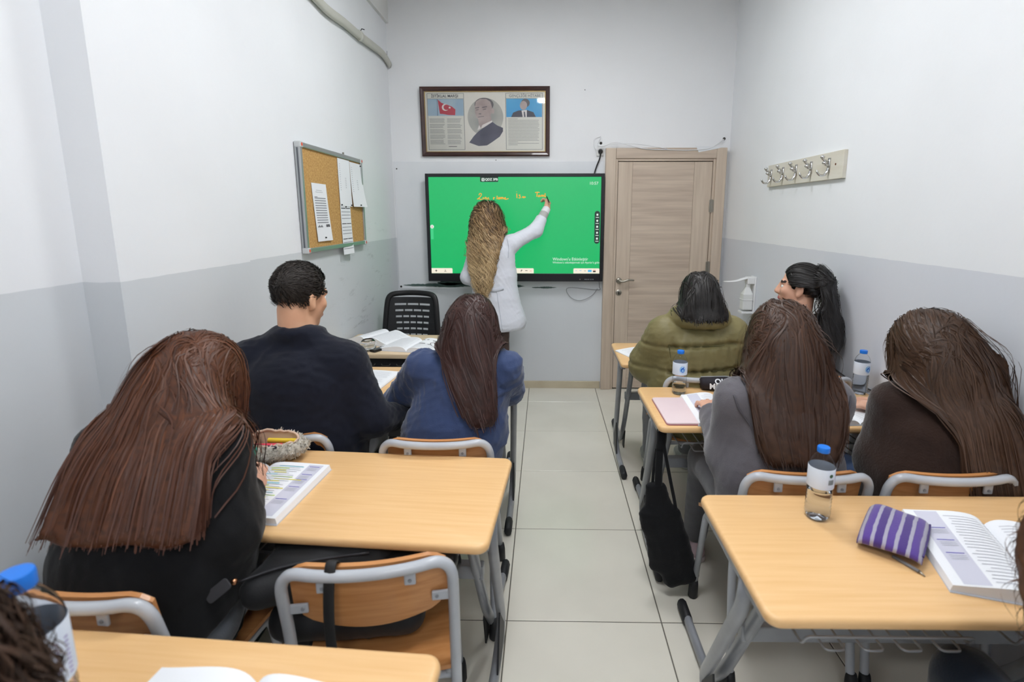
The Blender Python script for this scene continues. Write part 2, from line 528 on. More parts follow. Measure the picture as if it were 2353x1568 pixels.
es = MB().lathe([(0.026, 0), (0.026, 0.006), (0.021, 0.009)], 20, 0, MR).build('keyhole_plate', M_steel, leaf, autosmooth=40)
MB().box(hx - 0.004, hx + 0.004, YB - 0.0365, YB - 0.035, hz - 0.122, hz - 0.094).build('keyhole', M_black, es)
for z in (1.62, 1.10, 0.30):
    h = MB().tube([(l1 + 0.004, YB - 0.036, z - 0.055), (l1 + 0.004, YB - 0.036, z + 0.055)], 0.007, 10)
    h.box(l1 - 0.012, l1 + 0.022, YB - 0.036, YB - 0.031, z - 0.05, z + 0.05)
    h.build('hinge', M_steel, dr, autosmooth=40)
MB().tube(crom([(0.455, YB - 0.012, 2.18), (0.43, YB - 0.012, 2.12), (0.48, YB - 0.05, 2.105), (0.58, YB - 0.05, 2.135), (0.8, YB - 0.052, 2.085), (1.0, YB - 0.05, 2.075), (1.2, YB - 0.05, 2.072), (1.36, YB - 0.048, 2.09), (1.46, YB - 0.02, 2.155), (1.475, YB, 2.165)], 5), 0.0035, 6).build('loose_cable', mat('cable_white', (225, 226, 228), 0.4), wb, smooth=True)
MB().tube(crom([(0.455, YB - 0.01, 2.19), (0.40, YB - 0.012, 2.16), (0.42, YB - 0.02, 2.08), (0.52, YB - 0.05, 2.12), (0.75, YB - 0.052, 2.12), (1.0, YB - 0.05, 2.082)], 5), 0.0025, 6).build('loose_cable', mat('cable_white', (225, 226, 228), 0.4), wb, smooth=True)
# bare plaster flap above the door frame
MB().add([(1.235, YB - 0.048, 2.105), (1.47, YB - 0.048, 2.10), (1.42, YB - 0.048, 2.085), (1.26, YB - 0.048, 2.055)] + [(1.235, YB - 0.044, 2.105), (1.47, YB - 0.044, 2.10), (1.42, YB - 0.044, 2.085), (1.26, YB - 0.044, 2.055)], [(3, 2, 1, 0), (4, 5, 6, 7), (0, 1, 5, 4), (1, 2, 6, 5), (2, 3, 7, 6), (3, 0, 4, 7)]).build('paint_flake', mat('panel_paint', ()), wb)
for x, z in ((1.478, 2.168), (0.458, 2.135)):
    MB().lathe([(0.012, 0), (0.008, 0.004)], 10, 0, Matrix.Translation((x, YB, z)) @ Matrix.Rotation(PI / 2, 4, 'X')).build('cable_hole', M_hole, wb)

# socket with plug and the screen's cable
t = thing('wall_socket', 'white wall socket with black plug above the screen corner', 'socket', (0.452, YB, 2.065))
MB().box(-0.030, 0.030, -0.014, 0, -0.034, 0.034).build('socket_plate', mat('socket_white', (228, 228, 226), 0.35), t, bevel=0.004)
pg = MB().lathe([(0.019, 0), (0.020, 0.018), (0.012, 0.034), (0.006, 0.04)], 16, 0, Matrix.Translation((0.002, -0.014, 0.0)) @ Matrix.Rotation(PI / 2, 4, 'X')).build('plug', M_black, t, autosmooth=40)
tag(MB().tube(crom([(0.454, YB - 0.05, 2.06), (0.448, YB - 0.035, 2.01), (0.428, YB - 0.02, 1.955), (0.410, YB - 0.02, 1.90), (0.405, YB - 0.025, 1.87)], 5), 0.006, 8).build('power_cable', M_black, smooth=True), 'black power cable running from the socket down to the screen', 'cable')
# thin cables under the screen
tag(MB().tube(crom([(0.462, YB - 0.03, 0.99), (0.47, YB - 0.012, 0.93), (0.455, YB - 0.01, 0.90), (0.20, YB - 0.009, 0.918), (0.215, YB - 0.012, 0.84), (0.30, YB - 0.014, 0.806), (0.40, YB - 0.012, 0.845), (0.455, YB - 0.01, 0.91)], 6), 0.0028, 6).build('thin_cable', mat('cable_grey', (150, 152, 155), 0.5), smooth=True), 'thin grey cable looped on the wall below the screen', 'cable')
# ------------------------------------------------------------------ interactive screen
TX0, TX1, TZ0, TZ1 = -1.005, 0.487, 0.985, 1.884
TYF = 4.425
tv = thing('interactive_screen', 'large wall screen showing a green writing board with orange handwriting', 'screen', ((TX0 + TX1) / 2, TYF, TZ0))
TW, TH = TX1 - TX0, TZ1 - TZ0
M_bez = mat('screen_bezel', (28, 28, 33), 0.32)
bz, bb_ = 0.028, 0.068
f = MB()
f.box(-TW / 2, -TW / 2 + bz, -0.012, 0.02, 0, TH)
f.box(TW / 2 - bz, TW / 2, -0.012, 0.02, 0, TH)
f.box(-TW / 2 + bz, TW / 2 - bz, -0.012, 0.02, TH - bz, TH)
f.box(-TW / 2 + bz, TW / 2 - bz, -0.014, 0.02, 0, bb_)
f.build('bezel', M_bez, tv, bevel=0.003)
MB().box(-TW / 2 + 0.012, TW / 2 - 0.012, 0.02, 0.078, 0.012, TH - 0.012).build('housing', M_black, tv, bevel=0.006)
SW, SH = TW - 2 * bz, TH - bz - bb_
sz0 = bb_
M_scr = mat('screen_green', (8, 60, 36), 0.36, spec=0.9, emis=(0, 196, 108), estr=0.80)
scr = MB().box(-SW / 2, SW / 2, -0.004, 0.004, sz0, sz0 + SH).build('display', M_scr, tv)
def em(name, c, s=0.9):
    return mat(name, tuple(int(v * 0.25) for v in c), 0.25, emis=c, estr=s)
M_ui = em('ui_cream', (255, 246, 226)); M_uid = em('ui_dark', (44, 66, 58), 0.8); M_uiw = em('ui_white', (235, 250, 240), 0.9)
M_uio = em('ui_orange', (250, 176, 60), 0.95); M_uib = em('ui_blue', (90, 190, 240)); M_uik = em('ui_black', (40, 36, 36), 0.5); M_uir = em('ui_red', (220, 90, 70)); M_uig = em('ui_lightgreen', (70, 214, 140), 0.9)
YS = -0.0046
def U(u, v): return (-SW / 2 + SW * u, sz0 + SH * (1 - v))
def rr(name, u0, u1, v0, v1, m, r=0.006, corners=(1, 1, 1, 1), y=YS):
    (xa, zb), (xb, za) = U(u0, v0), U(u1, v1)
    w, h = xb - xa, zb - za
    pts = []
    for (cx, cy, a0, on) in ((w / 2, h / 2, 0, corners[0]), (-w / 2, h / 2, 90, corners[1]), (-w / 2, -h / 2, 180, corners[2]), (w / 2, -h / 2, 270, corners[3])):
        q = r if on else 0.0003
        ccx, ccy = cx - math.copysign(q, cx), cy - math.copysign(q, cy)
        for k in range(5):
            a = math.radians(a0 + 90 * k / 4)
            pts.append((ccx + q * math.cos(a), ccy + q * math.sin(a)))
    return MB().prism(pts, 0, 0.0005, 0, Matrix.Translation(((xa + xb) / 2, y, (za + zb) / 2)) @ Matrix.Rotation(PI / 2, 4, 'X')).build(name, m, scr)
RX = (PI / 2, 0, 0)
rr('class_tag', 0.300, 0.405, 0.0, 0.050, M_uid, 0.006, (0, 0, 1, 1))
x, z = U(0.366, 0.026); text_mesh('class_tag_text', 'QDZ 3PB', 0.026, M_uiw, scr, (x, YS - 0.001, z), RX, bold=0.0006)
x, z = U(0.3175, 0.026); text_mesh('class_tag_icon', 'U', 0.022, M_uid, scr, (x, YS - 0.0018, z), RX, bold=0.001)
rr('class_tag_badge', 0.309, 0.326, 0.011, 0.042, M_uiw, 0.006, y=YS - 0.0006)
x, z = U(0.957, 0.066); text_mesh('clock_text', '10:57', 0.034, M_uiw, scr, (x, YS, z), RX)
x, z = U(0.722, 0.848); text_mesh('notice_text', "Windows'u Etkinleştir", 0.036, M_uiw, scr, (x, YS, z), RX, 'LEFT', 0.92)
x, z = U(0.722, 0.884); text_mesh('notice_text', "Windows'u etkinleştirmek için Ayarlar'a gidin.", 0.0235, M_uiw, scr, (x, YS, z), RX, 'LEFT', 0.92)
# side toolbar on the right
rr('side_toolbar', 0.9655, 0.9965, 0.345, 0.685, M_uid, 0.021)
for k, v in enumerate((0.385, 0.447, 0.509, 0.571, 0.632)):
    rr('tool_icon', 0.9765, 0.9865, v - 0.011, v + 0.009, M_uiw, 0.002 + 0.003 * (k % 2), y=YS - 0.0006)
    rr('tool_caption', 0.9725, 0.9905, v + 0.024, v + 0.030, M_uiw, 0.001, y=YS - 0.0006)
# left slider
rr('slider_track', 0.003, 0.019, 0.515, 0.640, M_uig, 0.003)
rr('slider_knob', 0.001, 0.023, 0.488, 0.527, M_uiw, 0.0155, y=YS - 0.0006)
rr('slider_mark', 0.008, 0.016, 0.499, 0.504, M_uir, 0.001, y=YS - 0.0012)
rr('slider_mark', 0.008, 0.016, 0.512, 0.517, M_uir, 0.001, y=YS - 0.0012)
# bottom toolbars
rr('toolbar', 0.0, 0.125, 0.945, 0.999, M_ui, 0.008, (1, 0, 0, 0))
rr('toolbar', 0.395, 0.610, 0.945, 0.999, M_ui, 0.008, (1, 1, 0, 0))
rr('toolbar', 0.846, 1.0, 0.945, 0.999, M_ui, 0.008, (1, 1, 0, 0))
for u, v, w, h, m in ((0.0275, 0.972, 0.014, 0.005, M_uik), (0.0275, 0.972, 0.004, 0.022, M_uik), (0.082, 0.980, 0.014, 0.004, M_uik), (0.082, 0.968, 0.003, 0.012, M_uik), (0.538, 0.966, 0.008, 0.008, M_uik), (0.535, 0.976, 0.003, 0.014, M_uik), (0.566, 0.970, 0.014, 0.006, M_uik), (0.592, 0.974, 0.012, 0.004, M_uir),
                      (0.862, 0.970, 0.010, 0.004, M_uib), (0.888, 0.968, 0.012, 0.005, M_uib), (0.915, 0.972, 0.010, 0.004, M_uik), (0.943, 0.972, 0.022, 0.024, M_uib), (0.970, 0.964, 0.016, 0.005, M_uir), (0.970, 0.978, 0.016, 0.014, M_uik)):
    rr('toolbar_icon', u - w / 2, u + w / 2, v - h / 2, v + h / 2, m, 0.0008, y=YS - 0.0007)
# handwriting: strokes in screen fractions
def hand(strokes, r=0.0036):
    for st in strokes:
        pts = []
        for (u, v) in st:
            x, z = U(u, v); pts.append((x, YS - 0.0002, z))
        P = crom(pts, 5) if len(pts) > 2 else [Vector(p) for p in pts]
        MB().tube(P, r, 6, flat=((0, 1, 0), 0.15)).build('handwriting_stroke', M_uio, scr, smooth=True)
def sc(st, u0, v0, k): return [[(u0 + k * a, v0 + k * 1.72 * b) for a, b in s] for s in st]
hand([[(0.291, 0.185), (0.297, 0.167), (0.306, 0.170), (0.305, 0.186), (0.294, 0.210), (0.281, 0.226), (0.290, 0.220), (0.303, 0.228), (0.311, 0.222)],   # Z
      [(0.316, 0.205), (0.317, 0.225)], [(0.3255, 0.226), (0.327, 0.208), (0.333, 0.208), (0.336, 0.226)], [(0.350, 0.210), (0.343, 0.213), (0.344, 0.226), (0.353, 0.225)],
      [(0.376, 0.228), (0.377, 0.205), (0.3775, 0.214), (0.384, 0.207)], [(0.398, 0.190), (0.396, 0.226)],
      [(0.404, 0.215), (0.409, 0.205), (0.412, 0.222), (0.404, 0.222), (0.404, 0.213)], [(0.416, 0.224), (0.418, 0.207), (0.423, 0.210), (0.424, 0.224), (0.427, 0.208), (0.432, 0.209), (0.434, 0.224)],
      [(0.438, 0.216), (0.446, 0.207), (0.444, 0.220), (0.438, 0.222), (0.450, 0.226), (0.464, 0.217)]])
hand([[(0.512, 0.168), (0.513, 0.214)], [(0.511, 0.148), (0.5115, 0.152)], [(0.533, 0.181), (0.525, 0.185), (0.532, 0.198), (0.530, 0.213), (0.522, 0.211)], [(0.538, 0.209), (0.539, 0.212)], [(0.545, 0.212), (0.547, 0.199), (0.551, 0.202), (0.553, 0.212), (0.556, 0.201), (0.561, 0.203), (0.562, 0.210)]])
hand([[(0.618, 0.158), (0.630, 0.154), (0.645, 0.156)], [(0.631, 0.156), (0.628, 0.200)], [(0.644, 0.184), (0.637, 0.188), (0.638, 0.200), (0.645, 0.198), (0.646, 0.185), (0.648, 0.200)], [(0.653, 0.200), (0.655, 0.185), (0.660, 0.186), (0.661, 0.199), (0.664, 0.185), (0.668, 0.188), (0.670, 0.199)], [(0.677, 0.165), (0.675, 0.199), (0.681, 0.196)]])
for u in (0.885, 0.916, 0.926, 0.937, 0.950, 0.962):
    x, z = U(u, 1.0)
    MB().box(x - 0.005, x + 0.005, -0.0165, -0.013, sz0 - 0.052, sz0 - 0.046).build('front_port', M_steel if u < 0.9 else M_tube, tv)

# ------------------------------------------------------------------ framed print above the screen
FX0, FX1, FZ0, FZ1 = -1.036, 0.031, 2.030, 2.578
fr = thing('framed_print', 'dark wood framed print with a flag, two text columns and a portrait', 'picture frame', ((FX0 + FX1) / 2, YB, FZ0), rot=(math.radians(2.0), 0, 0))
FW, FH = FX1 - FX0, FZ1 - FZ0
M_mah = mat('mahogany', (66, 38, 34), 0.3, col2=(52, 28, 26), nscale=10, coat=0.4)
M_gold = mat('gilt_lip', (176, 150, 92), 0.4, metal=0.6)
def molding(a, b, inward):
    # frame side as a stepped profile swept between mitred ends
    mb = MB()
    prof = [(0, -0.004), (0, -0.024), (0.012, -0.030), (0.024, -0.026), (0.028, -0.022), (0.036, -0.018), (0.036, -0.004)]
    A, B, I = Vector(a), Vector(b), Vector(inward)
    d = (B - A).normalized()
    vs = [A + I * p + d * p + Vector((0, y, 0)) for p, y in prof] + [B + I * p - d * p + Vector((0, y, 0)) for p, y in prof]
    n = len(prof)
    fs = [(i, (i + 1) % n, n + (i + 1) % n, n + i) for i in range(n)] + [tuple(range(n)), tuple(reversed(range(n, 2 * n)))]
    return mb.add(vs, fs)
c = [(-FW / 2, 0, 0), (FW / 2, 0, 0), (FW / 2, 0, FH), (-FW / 2, 0, FH)]
for a, b, i in ((c[0], c[1], (0, 0, 1)), (c[1], c[2], (-1, 0, 0)), (c[2], c[3], (0, 0, -1)), (c[3], c[0], (1, 0, 0))):
    molding(a, b, i).build('frame_side', M_mah, fr)
g = MB()
for x0, x1, z0, z1 in ((-FW / 2 + 0.034, FW / 2 - 0.034, 0.034, 0.040), (-FW / 2 + 0.034, FW / 2 - 0.034, FH - 0.040, FH - 0.034), (-FW / 2 + 0.034, -FW / 2 + 0.041, 0.04, FH - 0.04), (FW / 2 - 0.041, FW / 2 - 0.034, 0.04, FH - 0.04)):
    g.box(x0, x1, -0.017, -0.006, z0, z1)
g.build('gilt_lip', M_gold, fr)
pr = MB().box(-FW / 2 + 0.03, FW / 2 - 0.03, -0.010, -0.004, 0.03, FH - 0.03).build('print', mat('print_paper', (226, 223, 213), 0.55), fr)
PW, PH = FW - 0.082, FH - 0.082
def Q(u, v): return (-PW / 2 + PW * u, 0.041 + PH * (1 - v))
def flat(name, pts, m, lay):
    P3 = [Q(u, v) for u, v in pts]
    y = -0.0102 - 0.00025 * lay
    mb = MB(); n = len(P3)
    mb.add([(x, y, z) for x, z in P3], [tuple(range(n))])
    o = mb.build(name, m, pr)
    return o
def rect(u0, u1, v0, v1): return [(u0, v1), (u1, v1), (u1, v0), (u0, v0)]
def ellp(cu, cv, ru, rv, n=28, a0=0, a1=360): return [(cu + ru * math.cos(math.radians(a0 + (a1 - a0) * k / n)), cv + rv * math.sin(math.radians(a0 + (a1 - a0) * k / n))) for k in range(n + (0 if a1 - a0 == 360 else 1))]
M_pl = mat('print_line', (120, 124, 122), 0.7); M_pin = mat('print_inner', (221, 220, 210), 0.6); M_ptx = mat('print_text_lines', (150, 150, 146), 0.7); M_pdk = mat('print_title', (58, 58, 62), 0.7)
for (u0, u1) in ((0.015, 0.325), (0.672, 0.982)):
    flat('column_border', rect(u0, u1, 0.02, 0.975), M_pl, 1)
    flat('column_ground', rect(u0 + 0.004, u1 - 0.004, 0.027, 0.968), M_pin, 2)
    flat('column_rule', rect(u0 + 0.004, u1 - 0.004, 0.108, 0.114), M_pl, 3)
x, z = Q(0.165, 0.068); text_mesh('title_text', 'İSTİKLAL MARŞI', 0.030, M_pdk, pr, (x, -0.0112, z), RX, bold=0.0006)
x, z = Q(0.833, 0.068); text_mesh('title_text', 'GENÇLİĞE HİTABE', 0.030, mat('print_title_faded', (130, 130, 132), 0.7), pr, (x, -0.0112, z), RX, bold=0.0004)
flat('flag_sky', rect(0.020, 0.320, 0.114, 0.395), mat('print_sky', (150, 178, 200), 0.6, col2=(176, 196, 206), nscale=6), 3)
flat('flag_pole', rect(0.0985, 0.1025, 0.114, 0.395), mat('print_pole', (70, 84, 112), 0.6), 4)
M_flag = mat('print_flag_red', (190, 32, 62), 0.6)
flag = [(0.105, 0.120)] + [(0.105 + 0.147 * t, 0.120 + 0.175 * t + 0.02 * math.sin(t * 6)) for t in (0.2, 0.4, 0.6, 0.8, 1.0)] + [(0.248, 0.385)] + [(0.248 - 0.128 * t, 0.372 + 0.012 * math.sin(t * 5)) for t in (0.25, 0.5, 0.75, 1.0)]
flat('flag', list(reversed(flag)), M_flag, 5)
M_fw = mat('print_white', (232, 226, 222), 0.6)
flat('flag_crescent', list(reversed(ellp(0.168, 0.253, 0.030, 0.058))), M_fw, 6)
flat('flag_crescent_cut', list(reversed(ellp(0.177, 0.252, 0.024, 0.046))), M_flag, 7)
star = []
for k in range(10):
    r_ = 1.0 if k % 2 == 0 else 0.42
    a = math.radians(-80 + 36 * k); star.append((0.204 + 0.0125 * r_ * math.cos(a), 0.258 + 0.024 * r_ * math.sin(a)))
flat('flag_star', list(reversed(star)), M_fw, 8)
rnd = random.Random(4)
for col0, col1 in ((0.030, 0.160), (0.178, 0.305)):
    v = 0.44
    for s_ in range(5):
        for k in range(4):
            flat('text_line', rect(col0, col1 - 0.02 * rnd.random(), v, v + 0.008), M_ptx, 3); v += 0.0195
        v += 0.014
flat('text_line', rect(0.185, 0.255, 0.912, 0.922), M_pdk, 3)
flat('speech_sky', rect(0.678, 0.976, 0.112, 0.420), mat('print_blue', (66, 160, 214), 0.6, col2=(96, 182, 224), nscale=5), 3)
M_suit = mat('print_suit', (64, 64, 78), 0.6); M_skin_p = mat('print_skin', (198, 184, 178), 0.6, col2=(168, 150, 146), nscale=9); M_hair_p = mat('print_hair', (110, 106, 108), 0.6)
flat('bust_suit', list(reversed([(0.718, 0.42), (0.735, 0.345), (0.78, 0.31), (0.85, 0.30), (0.905, 0.34), (0.925, 0.42)])), M_suit, 4)
flat('bust_shirt', list(reversed([(0.815, 0.42), (0.805, 0.31), (0.85, 0.30), (0.848, 0.42)])), M_fw, 5)
flat('bust_tie', list(reversed([(0.826, 0.42), (0.823, 0.33), (0.833, 0.33), (0.840, 0.42)])), M_suit, 6)
flat('bust_hair', list(reversed(ellp(0.838, 0.185, 0.036, 0.070))), M_hair_p, 5)
flat('bust_face', list(reversed(ellp(0.822, 0.225, 0.030, 0.075))), M_skin_p, 6)
v = 0.445
for k in range(19):
    flat('text_line', rect(0.692, (0.955 if k not in (0, 16, 18) else 0.78) - 0.015 * rnd.random(), v, v + 0.008), M_ptx, 3); v += 0.0245
# generic portrait in the middle
M_vig = mat('print_vignette', (150, 152, 148), 0.6, col2=(196, 194, 184), nscale=5, ramp=(0.3, 0.7))
flat('portrait_ground', list(reversed(ellp(0.502, 0.42, 0.150, 0.32, 36))), M_vig, 1)
flat('portrait_suit', list(reversed([(0.36, 0.85), (0.40, 0.74), (0.44, 0.66), (0.475, 0.61), (0.56, 0.50), (0.60, 0.56), (0.648, 0.60), (0.648, 0.66), (0.62, 0.75), (0.55, 0.85), (0.51, 0.90), (0.44, 0.91)])), mat('print_suit_navy', (66, 66, 84), 0.6, col2=(88, 86, 104), nscale=8), 2)
flat('portrait_collar', list(reversed([(0.432, 0.64), (0.448, 0.55), (0.462, 0.61)])), M_fw, 3)
flat('portrait_collar', list(reversed([(0.462, 0.61), (0.475, 0.55), (0.556, 0.475), (0.560, 0.50), (0.480, 0.60)])), M_fw, 3)
flat('portrait_neck', list(reversed([(0.448, 0.56), (0.44, 0.46), (0.55, 0.40), (0.552, 0.48), (0.475, 0.56), (0.462, 0.60)])), M_skin_p, 2)
flat('portrait_hair', list(reversed(ellp(0.492, 0.21, 0.080, 0.115))), M_hair_p, 3)
flat('portrait_face', list(reversed([(0.416, 0.24), (0.424, 0.16), (0.46, 0.115), (0.51, 0.115), (0.545, 0.16), (0.558, 0.25), (0.556, 0.34), (0.535, 0.43), (0.49, 0.48), (0.45, 0.475), (0.425, 0.42), (0.415, 0.33)])), M_skin_p, 4)
flat('portrait_ear', list(reversed(ellp(0.566, 0.32, 0.012, 0.045))), M_skin_p, 4)
for pts in ([(0.415, 0.262), (0.45, 0.247), (0.452, 0.262), (0.418, 0.275)], [(0.475, 0.250), (0.515, 0.235), (0.518, 0.250), (0.477, 0.266)], [(0.422, 0.295), (0.446, 0.285), (0.447, 0.296), (0.424, 0.304)], [(0.480, 0.290), (0.508, 0.276), (0.510, 0.288), (0.482, 0.300)], [(0.44, 0.362), (0.458, 0.355), (0.472, 0.362), (0.458, 0.372)], [(0.437, 0.415), (0.49, 0.402), (0.49, 0.410), (0.44, 0.424)]):
    flat('portrait_feature', list(reversed(pts)), M_hair_p, 5)
M_pg = bpy.data.materials.new('picture_glass'); M_pg.use_nodes = True
nt = M_pg.node_tree
for n_ in list(nt.nodes):
    if n_.type == 'BSDF_PRINCIPLED': nt.nodes.remove(n_)
g1 = nt.nodes.new('ShaderNodeBsdfTransparent'); g2 = nt.nodes.new('ShaderNodeBsdfGlossy'); g2.inputs['Roughness'].default_value = 0.03
fz_ = nt.nodes.new('ShaderNodeFresnel'); fz_.inputs['IOR'].default_value = 1.45; mxs = nt.nodes.new('ShaderNodeMixShader')
nt.links.new(fz_.outputs[0], mxs.inputs[0]); nt.links.new(g1.outputs[0], mxs.inputs[1]); nt.links.new(g2.outputs[0], mxs.inputs[2])
nt.links.new(mxs.outputs[0], [n_ for n_ in nt.nodes if n_.type == 'OUTPUT_MATERIAL'][0].inputs['Surface'])
glass = MB().box(-FW / 2 + 0.034, FW / 2 - 0.034, -0.0145, -0.0135, 0.034, FH - 0.034).build('glass_pane', M_pg, fr)

# ------------------------------------------------------------------ cork notice board on the left wall (local x along the wall, z up)
nb = thing('notice_board', 'cork notice board with aluminium frame on the left wall', 'notice board', (XL + 0.012, 3.205, 1.345), rot=(0, 0, PI / 2))
BW, BH = 0.92, 0.575
M_alu = mat('aluminium_frame', (178, 181, 182), 0.35, metal=0.7); M_cork = mat('cork', (206, 166, 104), 0.85, col2=(176, 132, 74), nscale=90, bump=0.3, bscale=120, detail=6, ramp=(0.35, 0.7))
# after a 90 degree turn about z local -y faces +x (into the room); local x runs to +y
MB().box(-BW / 2 + 0.01, BW / 2 - 0.01, -0.012, 0.006, 0.01, BH - 0.01).build('cork_panel', M_cork, nb)
for x0, x1, z0, z1 in ((-BW / 2, BW / 2, 0, 0.026), (-BW / 2, BW / 2, BH - 0.026, BH), (-BW / 2, -BW / 2 + 0.026, 0.02, BH - 0.02), (BW / 2 - 0.026, BW / 2, 0.02, BH - 0.02)):
    MB().box(x0, x1, -0.022, 0.010, z0, z1).build('frame_rail', M_alu, nb, bevel=0.004)
MB().box(-BW / 2 - 0.0015, -BW / 2 + 0.001, -0.010, -0.002, 0.03, BH - 0.03).build('frame_groove', mat('groove_grey', (98, 102, 108), 0.5), nb)
for sx in (-1, 1):
    for z in (0.013, BH - 0.013):
        q = MB().box(sx * (BW / 2 + 0.002), sx * (BW / 2 - 0.034), -0.026, 0.010, z - 0.016, z + 0.016).build('corner_cap', mat('corner_cap_grey', (200, 203, 204), 0.5), nb, bevel=0.006)
        MB().lathe([(0.009, 0), (0.009, 0.0015)], 12, 0, Matrix.Translation((sx * (BW / 2 - 0.016), -0.0255, z)) @ Matrix.Rotation(PI / 2, 4, 'X')).build('corner_cap_dot', mat('cap_orange', (226, 92, 66), 0.5), q)
MB().tube([(0.17, 0.0, BH), (0.165, -0.004, BH + 0.014), (0.18, -0.004, BH + 0.016), (0.19, 0.0, BH)], 0.003, 6).build('hanger', M_steel, nb)
def paper(label, x0, x1, z0, z1, bulge, prints, pins, sk=0.0):
    w, h = x1 - x0, z1 - z0
    t = thing('notice_sheet', label, 'paper', (XL + 0.012 + 0.0135, 3.205 + x0, 1.345 + z0), rot=(0, 0, PI / 2))
    def fn(u, v): return (w * u + sk * (1 - v), -(0.002 + bulge * (1 - v) ** 2 * (0.4 + 0.6 * u)), h * v)
    MB().grid(fn, 8, 8, thick=0.0006).build('sheet', M_white, t, smooth=False)
    mb = MB(); md = MB()
    for (u0, u1, v0, v1, dk) in prints:
        tgt = md if dk else mb
        q = [fn(u0, v0), fn(u1, v0), fn(u1, v1), fn(u0, v1)]
        tgt.add([(a, b - 0.0008, c_) for a, b, c_ in q], [(0, 1, 2, 3)])
    if mb.v: mb.build('print_lines', mat('print_mid', (148, 150, 158), 0.8), t)
    if md.v: md.build('print_dark', M_inkdark, t)
    for (u, v) in pins:
        p = fn(u, v)
        MB().lathe([(0.0045, 0), (0.0045, 0.005), (0.003, 0.008)], 10, 0, Matrix.Translation((p[0], p[1] - 0.0005, p[2])) @ Matrix.Rotation(PI / 2, 4, 'X')).build('pin', M_black, t)
ex = [(0.10, 0.86, 0.74 - 0.042 * k, 0.757 - 0.042 * k, 0) for k in range(11)] + [(0.10 + 0.05 * k, 0.13 + 0.05 * k, 0.245, 0.262 + 0.012 * (k * 7 % 3), 1) for k in range(7)] + [(0.66 + 0.055 * k, 0.70 + 0.055 * k, 0.245, 0.29 + 0.006 * (k % 2), 1) for k in range(5)] + [(0.25, 0.65, 0.88, 0.885, 0), (0.2, 0.7, 0.85, 0.855, 0), (0.1, 0.3, 0.765, 0.772, 1)]
paper('exam answer sheet pinned low on the cork board, left of the others', -0.345, -0.155, 0.055, 0.375, 0.008, ex, [(0.5, 0.06)], 0.03)
lst = [(0.12, 0.17, 0.88 - 0.045 * k, 0.89 - 0.045 * k, 0) for k in range(13)] + [(0.55, 0.62, 0.40 + 0.04 * k, 0.41 + 0.04 * k, 0) for k in range(6)]
paper('blank looking list sheet pinned at the top of the cork board, middle', 0.04, 0.235, 0.255, 0.545, 0.004, lst, [(0.08, 0.03), (0.9, 0.03)])
paper('curling list sheet at the top right corner of the cork board', 0.240, 0.452, 0.255, 0.540, 0.030, [(a * 0.9, b * 0.9, c_, d, e) for a, b, c_, d, e in lst], [(0.5, 0.04), (0.88, 0.96)])
tb = []
for k in range(3):
    tb += [(0.05, 0.48, 0.93 - 0.31 * k, 0.945 - 0.31 * k, 1), (0.52, 0.95, 0.93 - 0.31 * k, 0.945 - 0.31 * k, 1)]
    tb += [(0.05, 0.95, 0.86 - 0.31 * k - 0.065 * j, 0.872 - 0.31 * k - 0.065 * j, 0) for j in range(3)]
paper('long timetable sheet with dark bars hanging over the lower board edge', 0.04, 0.205, -0.045, 0.262, 0.010, tb, [(0.5, 0.97)])

# ------------------------------------------------------------------ coat hook rail on the right wall
hk = thing('coat_hook_rail', 'pale wooden rail with five chrome coat hooks on the right wall', 'coat rack', (XR, 3.205, 1.733), rot=(0, 0, -PI / 2))
# local x runs to -y, local -y faces -x (into the room)
M_pale = mat('pale_board', (208, 202, 186), 0.5, col2=(216, 212, 200), nscale=4, nstretch=(1, 6, 6))
MB().box(-0.455, 0.455, -0.020, 0, 0, 0.142).build('board', M_pale, hk, bevel=0.002)
MB().lathe([(0.006, 0), (0.006, 0.001)], 10, 0, Matrix.Translation((0.385, -0.0203, 0.075)) @ Matrix.Rotation(PI / 2, 4, 'X')).build('screw_hole', mat('hole_brown', (92, 50, 24), 0.9), hk)
MB().lathe([(0.004, 0), (0.004, 0.001)], 10, 0, Matrix.Translation((-0.43, -0.0203, 0.085)) @ Matrix.Rotation(PI / 2, 4, 'X')).build('screw_hole', mat('hole_brown', ()), hk)
for x in (-0.395, -0.22, -0.045, 0.135, 0.325):
    h = MB()
    h.box(x - 0.009, x + 0.009, -0.026, -0.020, 0.045, 0.112)
    h.tube(crom([(x, -0.024, 0.098), (x, -0.042, 0.098), (x, -0.058, 0.107), (x, -0.060, 0.116)], 4), [0.006] * 12 + [0.009], 10)
    h.lathe([(0.003, -0.008), (0.010, -0.004), (0.012, 0.002), (0.008, 0.008), (0.002, 0.011)], 12, 0, Matrix.Translation((x, -0.060, 0.116)))
    h.tube(crom([(x, -0.024, 0.075), (x, -0.038, 0.077), (x, -0.046, 0.084)], 4), 0.007, 10)
    h.lathe([(0.003, -0.009), (0.012, -0.004), (0.014, 0.002), (0.008, 0.009)], 12, 0, Matrix.Translation((x, -0.046, 0.086)))
    h.tube(crom([(x, -0.025, 0.062), (x, -0.030, 0.040), (x, -0.045, 0.024), (x, -0.068, 0.024), (x, -0.082, 0.040), (x, -0.084, 0.050)], 5), [0.0075] * 10 + [0.006] * 12 + [0.004] * 4, 10)
    h.build('hook', M_chrome, hk, smooth=True)

